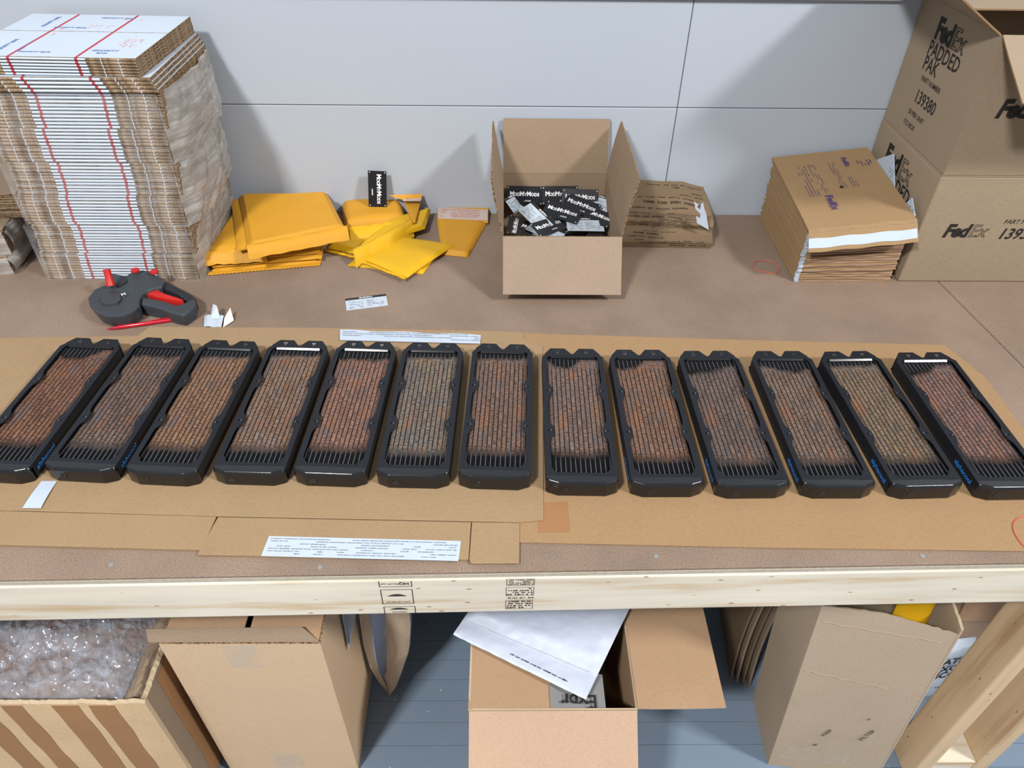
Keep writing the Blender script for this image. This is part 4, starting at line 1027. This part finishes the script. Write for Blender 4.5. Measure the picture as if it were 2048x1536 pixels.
# right pile
o = ymailer('yellow mailer at the back of the right pile, under the black card', YG2, [(-0.4293,1.7937,0.9150),(-0.2637,1.8375,0.9150),(-0.3002,1.9841,0.9150),(-0.4615,1.9385,0.9150)], .026, seed=11, edge=.03, mat='yellow')
edge_skirt(o, (-0.4108,1.7776,0.9330), (-0.2637,1.8239,0.9330), (.15, -1, -.75), .052, mat='yellow_lemon', curl=.16, wob=.003, saw=.004)
o = ymailer('yellow mailer deep in the right pile, ragged edge toward the left pile', YG2, [(-0.4654,1.7209,0.9030),(-0.3189,1.6639,0.9030),(-0.2478,1.8802,0.9030),(-0.4353,1.9075,0.9030)], .012, seed=12, edge=.014, mat='yellow_lemon')
edge_skirt(o, (-0.4675,1.7131,0.9060), (-0.3578,1.6661,0.9060), (.0, -1, -.15), .01, mat='yellow_lemon', saw=.004, curl=.1)
o = ymailer('narrow yellow mailer with peel strip behind, next to the black card', YG2, [(-0.2431,1.7979,0.9380),(-0.2363,1.7980,0.9380),(-0.2323,1.9421,0.9380),(-0.2840,1.9322,0.9380)], .004, seed=13, edge=.004, nz=.001)
q = [(-0.2797,1.9024,0.9530),(-0.2279,1.9030,0.9530),(-0.2279,1.9368,0.9530),(-0.3188,1.9263,0.9530)]
obj('flap', MB().panel(V(q[0]), V(q[1]), V(q[2])+V((0, -.02, .012)), V(q[3])+V((0, -.02, .012)), .0012), 'yellow', o)
q = [(-0.2790,1.8953,0.9520),(-0.2288,1.8959,0.9520),(-0.2297,1.9233,0.9520),(-0.2836,1.9257,0.9520)]; pk = [V(p)+V((0, -.004, .004)) for p in q]
ps_ = obj('peel_strip', MB().panel(*pk, .0004), 'strip_pink', o); marks(ps_, pk[0]+V((.004, .006, .002)), pk[1]-pk[0], pk[3]-pk[0], .045, .014, 3, 'pink_ink', .8, 3, dash=(.006, .02))
o = ymailer('yellow mailer with rolled front band in the middle of the right pile', YG2, [(-0.3819,1.6832,0.9210),(-0.2116,1.7962,0.9210),(-0.2035,1.9057,0.9210),(-0.2987,1.8459,0.9210)], .012, seed=14, edge=.02, mat='yellow_lemon')
edge_skirt(o, (-0.3845,1.6610,0.9340), (-0.2508,1.8193,0.9340), (.25, -1, -.62), .050, mat='yellow_lemon', curl=.30, wob=.003, saw=.004, n0=26)
o = ymailer('yellow mailer lying lowest at the front of the right pile', YG2, [(-0.3993,1.6374,0.9008),(-0.2019,1.5985,0.9008),(-0.1668,1.7198,0.9008),(-0.3562,1.7441,0.9008)], .008, seed=15, edge=.01, mat='yellow_lemon')
o = ymailer('front yellow mailer of the right pile, saw-toothed edge toward us', YG2, [(-0.3603,1.6503,0.9095),(-0.2375,1.5681,0.9095),(-0.1280,1.7234,0.9095),(-0.2921,1.7776,0.9095)], .009, seed=16, edge=.012, mat='yellow_lemon', warp=.006)
edge_skirt(o, (-0.3616,1.6437,0.9120), (-0.2394,1.5642,0.9120), (-.45, -1, -.1), .007, mat='yellow_lemon', saw=.004, curl=.1)
o = ymailer('rightmost yellow mailer, flap with peel strip open toward the wall', YG2, [(-0.1598,1.6942,0.9008),(-0.0909,1.6822,0.9008),(-0.0429,1.8720,0.9008),(-0.1862,1.8850,0.9008)], .011, seed=17, edge=.016)
q = [(-0.1830,1.8657,0.9080),(-0.0411,1.8558,0.9080),(-0.0411,1.9419,0.9080),(-0.1863,1.9556,0.9080)]
fq = [V(q[0]), V(q[1]), V(q[2])+V((0, -.012, .008)), V(q[3])+V((0, -.012, .008))]
def fl_(u, v): return fq[0]*(1-u)*(1-v)+fq[1]*u*(1-v)+fq[2]*u*v+fq[3]*(1-u)*v+V((0, 0, .003*math.sin(v*3.1)))
obj('flap', MB().grid(fl_, 8, 8, 0, .0012), 'yellow', o)
ps_ = obj('peel_strip', MB().grid(lambda u, v: V(fl_(u*.98+.01, .12+.70*v))+V((0, -.0003, .001)), 8, 8, 0, .0004), 'strip_pink', o)
p0 = V(fl_(.04, .2))+V((0, -.001, .0018)); marks(ps_, p0, fq[1]-fq[0], fq[3]-fq[0], .115, .042, 5, 'pink_ink', .75, 6, dash=(.008, .03), th=.4, lift=.002)

# ------------------------------------------------------------------ under the bench
# worn box of bubble wrap, left
AX0, AX1, AY0, AY1, AZ = -1.12, -.694, .686, 1.06, .5
wa = thing('worn_box', 'worn carton with brown tape strips and torn rim under bench, far left', 'carton', (-.9, .87, 0))
def torn_wall(a, b, z0, z1, inn, t, seed, nm='wall', mat='kraft_grey', amp=.006, n=60):
    """upright wall from a to b (plan points) with a torn uneven top edge"""
    a, b = V((*a, 0)), V((*b, 0)); inn = V((*inn, 0)).normalized()*t; m2 = MB(); vs = []; fs = []; ms = []
    for i in range(n+1):
        u = i/n; p = a*(1-u)+b*u; zt_ = z1+amp*noise.noise((u*9, seed, 0))+amp*.9*noise.noise((u*40, seed, 3)); bul = .008*math.sin(math.pi*u)*0
        j = .003*noise.noise((u*50, seed, 8))
        vs += [p+V((0, 0, z0)), p+V((0, 0, zt_-.004)), p+inn*(.5+j*60)+V((0, 0, zt_+.003)), p+inn+V((0, 0, zt_-.005)), p+inn+V((0, 0, z0))]
    for i in range(n):
        k = i*5
        for c in range(4): fs.append((k+c, k+c+1, k+5+c+1, k+5+c)); ms.append(1 if c in (1, 2) else 0)
    fs += [tuple(range(4, -1, -1)), tuple(range(n*5, n*5+5))]; ms += [1, 1]
    return obj(nm, MB().add(vs, [f[::-1] for f in fs], ms), [mat, 'torn'], wa)
torn_wall((AX1, AY0), (AX0, AY0), 0, AZ, (0, 1), .010, 1, mat='kraft_worn')
torn_wall((AX1, AY1), (AX1, AY0+.0102), 0, AZ+.004, (-1, 0), .012, 2, mat='kraft_grey')
torn_wall((AX0, AY1), (AX1-.013, AY1), 0, AZ, (0, -1), .010, 3)
torn_wall((AX0, AY0+.0102), (AX0, AY1-.0102), 0, AZ, (1, 0), .010, 4)
obj('floor_panel', MB().box((AX0+.011, AY0+.011, .002), (AX1-.013, AY1-.011, .007)), 'kraft', wa)
for tq in ([(-0.9766,0.6852,0.4898),(-0.9333,0.6852,0.4896),(-0.9399,0.6852,0.2003),(-1.0542,0.6852,0.2015)], [(-0.8768,0.6852,0.4683),(-0.8261,0.6852,0.4680),(-0.7991,0.6852,0.1988),(-0.8559,0.6852,0.1994)], [(-0.8071,0.6852,0.4636),(-0.7563,0.6852,0.4633),(-0.7268,0.6852,0.1981),(-0.7761,0.6852,0.1986)], [(-1.0535,0.6852,0.4904),(-1.0054,0.6852,0.4900),(-1.0813,0.6852,0.2018),(-1.1573,0.6852,0.2026)]):
    xa, xb = tq[0][0], tq[1][0]
    def tp_(u, v): return (xa+(xb-xa)*u+.004*noise.noise((v*6, xa*30, u)), .6853-.0003*u, AZ-.010-(AZ-.02)*v)
    obj('tape_strip', MB().grid(lambda u, v: tp_(1-u, v), 2, 40, 0, .0002), 'tape_brown', wa)
obj('tape_strip', MB().grid(lambda u, v: (AX1+.0006, .74+.075*u+.004*noise.noise((v*6, 3, u)), AZ-.012-.47*v), 2, 30, 0, .0002), 'tape_brown', wa)
obj('tape_strip', MB().grid(lambda u, v: (AX1+.0008, .85+.07*u+.02*v, AZ-.1-.38*v), 2, 12, 0, .0002), 'film_tape', wa)
bw = thing('bubble_wrap', 'crinkled clear bubble wrap filling the worn taped box under bench', 'bubble wrap', (-.93, .86, .40))
BX0, BX1 = AX0+.014, -.752
def bwf(u, v):
    x = BX0+(BX1-BX0)*u; y = AY0+.016+(AY1-AY0-.034)*v
    n1 = noise.noise((x*7, y*7, 1)); n2 = noise.noise((x*22, y*22, 5)); n3 = abs(noise.noise((x*45+y*20, y*45, 9)))
    e = min(1, min(u, 1-u, v*1.2, 1-v)*9)
    return (x, y, AZ-.040+e*(.032+.018*n1+.015*n2-.014*n3))
obj('film', MB().grid(bwf, 110, 84), 'bubble', bw, smooth=True)
rg = random.Random(3); bub = MB(); pit = .0105
def dome(p, n, r):
    t1 = n.orthogonal().normalized(); t2 = n.cross(t1); vs = []
    for (rr, hh) in ((r, 0), (r*.8, r*.42)):
        for k in range(7): a = 2*math.pi*k/7; vs.append(p+t1*rr*math.cos(a)+t2*rr*math.sin(a)+n*hh)
    vs.append(p+n*r*.62); return vs, [(k, (k+1) % 7, 7+(k+1) % 7, 7+k) for k in range(7)]+[(7+k, 7+(k+1) % 7, 14) for k in range(7)]
j = 0; yy = .01
while yy < .99:
    xx = .01+(.5*pit/(BX1-BX0) if j % 2 else 0)
    while xx < .99:
        p = V(bwf(min(.985, xx+rg.uniform(-.007, .007)), min(.985, yy+rg.uniform(-.007, .007)))); du = V(bwf(xx+.004, yy))-p; dv = V(bwf(xx, yy+.004))-p; n = du.cross(dv).normalized()
        if rg.random() < .72 and n.z > .2: bub.add(*dome(p, n, .0042*rg.uniform(.55, 1)))
        xx += pit/(BX1-BX0)
    yy += pit*.87/(AY1-AY0-.034); j += 1
bo = obj('bubbles', bub, 'bubble', bw, smooth=True); bo['kind'] = 'stuff'
kp = thing('kraft_paper', 'crumpled brown kraft packing paper under the bubble wrap', 'packing paper', (-.93, .86, .36))
def kpf(u, v):
    x = BX0-.004+(BX1-BX0+.008)*u; y = AY0+.014+(AY1-AY0-.030)*v
    return (x, y, AZ-.085+.028*noise.noise((x*11, y*11, 3))+.018*abs(noise.noise((x*26, y*26, 7))))
obj('sheet', MB().grid(kpf, 40, 30, 0, .0008), 'tape_brown', kp, smooth=False)
kp2 = thing('kraft_paper', 'crumpled brown kraft paper wad between bubble wrap and box wall', 'packing paper', (-.735, .78, .42))
def kw(u, v):
    y = AY0+.02+.30*v; a = (u-.5)*3.0
    r = .021+.006*noise.noise((y*24, u*3, 2)); rid = .006*abs(noise.noise((y*60, u*7, 4)))
    return (-.729+math.sin(a)*r*1.05, y+.004*noise.noise((u*9, y*30, 1)), .462+math.cos(a)*r*1.0-rid+.008*noise.noise((y*17, 4, u)))
obj('sheet', MB().grid(kw, 16, 46, 0, .0006), 'kraft_grey', kp2, smooth=False)
# plain brown box with closed side flaps
bb = thing('brown_box', 'plain brown carton standing on the floor under the bench, left of middle', 'carton', (-.5, .9, 0), (0, 0, R_(1.5)))
BX, BXr, BY0, BY1, BZ = -.664, -.352, .757, 1.040, .592
carton_body(bb, BX, BY0, .0005, BXr, BY1, BZ, .004, 'kraft_box', edge='flute_edge')
obj('flap', MB().box((BX+.004, BY0+.004, BZ-.002), (-.507, BY1-.004, BZ+.002)), 'kraft_orange', bb, bevel=.001, seg=1)
obj('flap', MB().box((-.496, BY0+.004, BZ-.002), (BXr-.004, BY1-.004, BZ+.002)), 'kraft_orange', bb, bevel=.001, seg=1)
ff = [V((BX-.02, BY0+.002, BZ+.003)), V((BXr-.001, BY0+.002, BZ+.003)), V((-.392, .786, BZ+.013)), V((BX-.03, .781, BZ+.013))]
obj('flap', MB().panel(*ff, .0045, 0, 1), ['kraft_grey', 'flute_edge'], bb)
obj('packing_tape', MB().box((-.545, BY0-.0006, .50), (-.48, BY0-.0001, BZ-.004)), 'film_tape', bb)
obj('packing_tape', MB().box((-.545, BY0-.0006, .02), (-.48, BY0-.0001, .10)), 'film_tape', bb)
tl_ = thing('hanging_label', 'pointed strip of printed white paper hanging on brown carton side', 'paper', (-.344, .9, .45))
q = [(-0.3440,0.8819,0.5209),(-0.3440,0.9821,0.3629),(-0.3440,0.8683,0.3692)]
slab('paper', [q[0], q[1], q[2]], .0006, 'white_paper', tl_, nrm=(1, 0, 0))
a_, b_, c_ = V(q[0]), V(q[1]), V(q[2]); ink = MB()
for k in range(9):
    u = .08+k*.1; p = a_*(1-u)+b_*u+V((.0012, 0, 0)); t_ = V((p.x, c_.y*.86+p.y*.14, c_.z*.80+p.z*.2)); s_ = V((0, .0012, 0))
    ink.add([p-s_, p+s_, t_+s_, t_-s_], [(0, 1, 2, 3)])
obj('printed_lines', ink, 'grey_print', tl_)
# kraft mailer standing on its corner
km = thing('kraft_bubble_mailer', 'open kraft mailer with white padding standing on its corner beside brown box', 'padded mailer', (-.31, .95, 0))
LV = [(0, -.0015, .0015), (.05, -.020, .026), (.12, -.034, .046), (.22, -.040, .073), (.34, -.036, .086), (.5, -.030, .088)]
def lvl(z):
    for (z0, a0, b0), (z1, a1, b1) in zip(LV[:-1], LV[1:]):
        if z <= z1: f = (z-z0)/(z1-z0); return a0+(a1-a0)*f, b0+(b1-b0)*f
    return LV[-1][1:]
MX = -.302
def km_b(u, v):
    z = .0008+.499*v; a, b = lvl(z); x = MX+a+(b-a)*u
    return (x, .955+.02*v+.045*math.sin(math.pi*u)*min(1, z/.12)*.9, z)
def km_l(u, v):
    z = .0008+.499*v; a, b = lvl(z); wd_ = .024*min(1, z/.03)*(.6+.4*min(1, z/.3)); return (MX+a+(min(wd_, b-a))*u, .955+.02*v-.004*u+.002*noise.noise((u, z*20, 1)), z)
def km_r(u, v):
    z = .0008+.499*v; a, b = lvl(z); wd_ = (b-a)*(.50 if z > .1 else .62); return (MX+b-wd_*(1-u), .955+.02*v-.016*math.sin(math.pi*u*.7)+.004*noise.noise((u*4, z*14, 3)), z)
obj('padding', MB().grid(km_b, 10, 24, 0, .002), 'white_poly', km, smooth=True)
obj('kraft_side', MB().grid(km_l, 4, 24, 0, .0012), 'kraft_torn', km, smooth=True)
obj('kraft_side', MB().grid(km_r, 8, 24, 0, .0012), 'kraft_torn', km, smooth=True)
# middle box with flaps and white mailer
mc = thing('open_box', 'open brown carton with spread flaps on the floor, middle under bench', 'carton', (.11, .9, 0))
CX0, CX1, CY0, CY1, CZ = -.069, .284, .716, 1.075, .4
carton_body(mc, CX0, CY0, .0005, CX1, CY1, CZ, .004, 'kraft_orange', edge='torn')
flap(mc, (CX0, CY0, CZ), (CX1, CY0, CZ), V((0, -.082, -.075)), .178, .004, 'kraft_pale', me='torn', wave=.001)
flap(mc, (CX1, CY0, CZ), (CX1, CY1, CZ), V((1, 0, .01)), .184, .004, 'kraft_orange', me='torn', wave=.004)
flap(mc, (CX0, CY1, CZ), (CX0, CY0, CZ), V((1, 0, -.03)), .174, .004, 'kraft_orange', me='torn', wave=.001)
ty0 = V((.106, .722, .3965))
def tpf(u, v): return V((.103+.117*u, .718+.085*v+.002*noise.noise((u*6, v*5, 2)), .3975-.004*u-.010*u*u+.0015*math.sin(u*14+v*3)))
tape_ = obj('tape', MB().grid(tpf, 16, 8, 0, .0004), 'grey_tape', mc, smooth=True)
text(tape_, 'Expr', .043, (.163, .7365, .3985), (-1, 0, .10), (0, -1, 0), 'black_ink', bold=.012, xs=.95, lift=.0012)
wm = thing('white_poly_mailer', 'large white padded mailer lying on the open box in the middle', 'padded mailer', (.10, .87, .41))
q = [(-0.1031,0.8822,0.4120),(0.1743,0.7326,0.4120),(0.2973,0.9369,0.4120),(-0.0440,0.9375,0.4120)]
q = [V((-.108, .880, .414)), V((.176, .732, .412)), V((.345, 1.03, .432)), V((.02, 1.09, .432))]
def pm_(u, v):
    p = q[0]*(1-u)*(1-v)+q[1]*u*(1-v)+q[2]*u*v+q[3]*(1-u)*v
    e = min(1, min(u, 1-u)*14, max(0, v-.16)*9); 
    return p+V((0, 0, .004+.012*max(0, e)+.004*noise.noise((u*3, v*3, 1))+.0015*noise.noise((u*16, v*16, 4))-.003*(v < .02)))
obj('pouch', MB().grid(pm_, 50, 50, 0, .003), 'white_poly', wm, smooth=True)
ex = (q[1]-q[0]).normalized(); ey = V((-ex.y, ex.x, 0))
def onm(u, v): return V(pm_(u, v))+V((0, 0, .0014))
obj('seal_strip', MB().grid(lambda u, v: V(pm_(.03+.94*u, .012+.085*v))+V((0, 0, .0008)), 40, 3, 0, .0003), 'white_poly', wm, smooth=True)
marks(wm, onm(.42, .045), ex, ey, .14, .0042, 1, 'black_ink', 1, 4, dash=(.008, .022), th=.8, lift=.0022)
obj('perforation', MB().tube([onm(u/40, .165) for u in range(2, 39)], .0004, 4), 'strip_pink', wm)
# leaning box, right
rb = thing('torn_box', 'tall torn brown carton leaning left, yellow mailers inside, under bench right', 'carton', (.79, .85, 0))
def rbp(x, y, z):                                    # the box leans to the left as it rises
    return V((x-.066*(z/.7), y, z))
RX0, RX1 = .6655, .922
RY = lambda x: .767-.037*(x-RX0)/(RX1-RX0)
DEP = .166
def rwall(p, q_, topf, nm, t, mat, n=26, inn=(0, 1, 0), seed=0):
    inn = V(inn)*t; vs = []; fs = []; ms = []
    for i in range(n+1):
        u = i/n; x = p[0]+(q_[0]-p[0])*u; y = p[1]+(q_[1]-p[1])*u; zt_ = topf(u)
        b0 = rbp(x, y, 0.0006); b1 = rbp(x, y, zt_+.004*noise.noise((u*30, seed, 2)))
        vs += [b0, b1, b1+inn+V((0, 0, -.003)), b0+inn]
    for i in range(n):
        k = i*4
        for c in range(3): fs.append((k+c, k+c+1, k+4+c+1, k+4+c)); ms.append(1 if c == 1 else 0)
    fs += [(3, 2, 1, 0), (n*4, n*4+1, n*4+2, n*4+3)]; ms += [0, 0]
    return obj(nm, MB().add(vs, [f[::-1] for f in fs], ms), [mat, 'torn'], rb)
FLc, FRc = (RX0, RY(RX0)), (RX1, RY(RX1)); BLc, BRc = (RX0+.004, RY(RX0)+DEP), (RX1+.012, RY(RX1)+DEP)
rwall(FRc, FLc, lambda u: .705-.040*max(0, 1-u*1.7), 'front_wall', .005, 'kraft_torn', inn=(0, 1, 0), seed=1)
rwall(FLc, BLc, lambda u: .70, 'side_wall', .004, 'kraft_torn', inn=(1, 0, 0), seed=2)
rwall(BRc, FRc, lambda u: .715-.03*u, 'side_wall', .004, 'kraft_torn', inn=(-1, 0, 0), seed=3)
rwall(BLc, BRc, lambda u: .72, 'back_wall', .004, 'kraft_torn', inn=(0, -1, 0), seed=4)
def rfront(x, z): 
    p = rbp(x, RY(x), z); return p+V((0, -.0012, 0))
rxv = (V((RX1, RY(RX1), 0))-V((RX0, RY(RX0), 0))).normalized(); ruv = V((-.094, 0, 1)).normalized()
text(rb, 'KEEP', .016, rfront(.7665, .21), V((.35, 0, 1)), V((-1, 0, .35)), 'black_ink', name='scribbled_text')
text(rb, 'FILTER', .019, rfront(.852, .225), V((.30, 0, 1)), V((-1, 0, .30)), 'black_ink', name='scribbled_text')
text(rb, 'K', .018, rfront(.753, .145), V((.2, 0, 1)), V((-1, 0, .2)), 'black_ink', name='scribbled_text')
text(rb, '*', .022, rfront(.838, .295), V((1, 0, 0)), V((0, 0, 1)), 'black_ink', name='scribbled_text')
obj('crease', MB().tube([rfront(RX0+.01+(.17)*u/12, .47-.03*u/12+.002*math.sin(u*2.1)) for u in range(13)], .0005, 5), 'kraft_torn', rb)
obj('crease', MB().tube([rfront(RX0+.01+(.22)*u/12, .655-.02*u/12+.002*math.sin(u*2.1)) for u in range(13)], .0005, 5), 'kraft_torn', rb)
def tpr(x0, x1, z0, z1): return MB().grid(lambda u, v: rfront(x0+(x1-x0)*u, z0+(z1-z0)*v+.003*u)+V((0, -.0006-.0006*math.sin(u*20+v*9), 0)), 16, 8)
obj('packing_tape', tpr(.68, .835, .055, .125), 'film_tape', rb, smooth=True)
for i, (c, lab) in enumerate((([(.69, .86, .655), (.81, .83, .660), (.82, .87, .725), (.70, .90, .725)], 'left yellow mailer sticking up inside the torn leaning box'),
                              ([(.765, .787, .600), (.838, .783, .60), (.838, .80, .712), (.772, .81, .712)], 'right yellow mailer sticking up inside the torn leaning box'))):
    o = thing('bubble_mailer', lab, 'padded mailer', c[0], group='yellow mailers inside the torn box')
    obj('pouch', MB().pillow(*c, .010, 10, 10, .002, 30+i, edge=.02), 'yellow_lemon', o, smooth=True)
# flattened cartons behind the leaning box
for k in range(4):
    x = .640-.014*k; 
    o = thing('flat_carton', '%s bowed brown flat carton from the left, standing behind the torn box' % ORD[3-k], 'flat carton', (x, 1.03, 0), group='flat cartons standing behind the torn box')
    def bow(u, v, x=x, k=k): return (x+.016*math.sin(math.pi*min(1, v*1.1))*-1+.02*(u)+.03, .965+.008*k+.22*u, .0008+.60*v)
    obj('board', MB().grid(bow, 6, 16, 0, .006), 'kraft_bag' if k % 2 else 'kraft_grey', o, smooth=True)
# box and white bag glimpsed behind the right leg
fb = thing('far_box', 'pale brown carton glimpsed behind the right bench leg', 'carton', (1.25, 1.2, 0))
obj('body', MB().box((1.12, 1.02, .0006), (1.46, 1.40, .46)), 'kraft_pale', fb, bevel=.003)
obj('flap', MB().panel((1.12, 1.015, .46), (1.46, 1.015, .46), (1.46, .985, .30), (1.12, .985, .30), .004), 'kraft_orange', fb)
pbg = thing('paper_bag', 'white sack with bold black lettering wedged between torn box and leg', 'bag', (1.12, .97, 0))
obj('sack', MB().pillow((1.045, .93, .006), (1.19, .955, .006), (1.185, .972, .245), (1.05, .955, .245), .022, 14, 18, .004, 3, edge=.03), 'white_paper', pbg, smooth=True)
for k, s in enumerate(('ATOR', 'XCS', 'MCC')):
    text(pbg, s, .034, (1.128+.008*(k == 0)-.012*(k == 2), .929+.004*(2-k)*.5, .212-.034*k), V((1, .17, 0)), V((0, .07, 1)), 'black_ink', bold=.03, lift=.007)
text(pbg, '..', .03, (1.12, .924, .10), V((1, .17, 0)), V((0, .07, 1)), 'black_ink', bold=.03, lift=.006)
for o in D.objects:
    if o.name.split('.')[0] in ('printed_lines', 'grade_stamp', 'perforation'): o['kind'] = 'stuff'
bpy.context.view_layer.update()
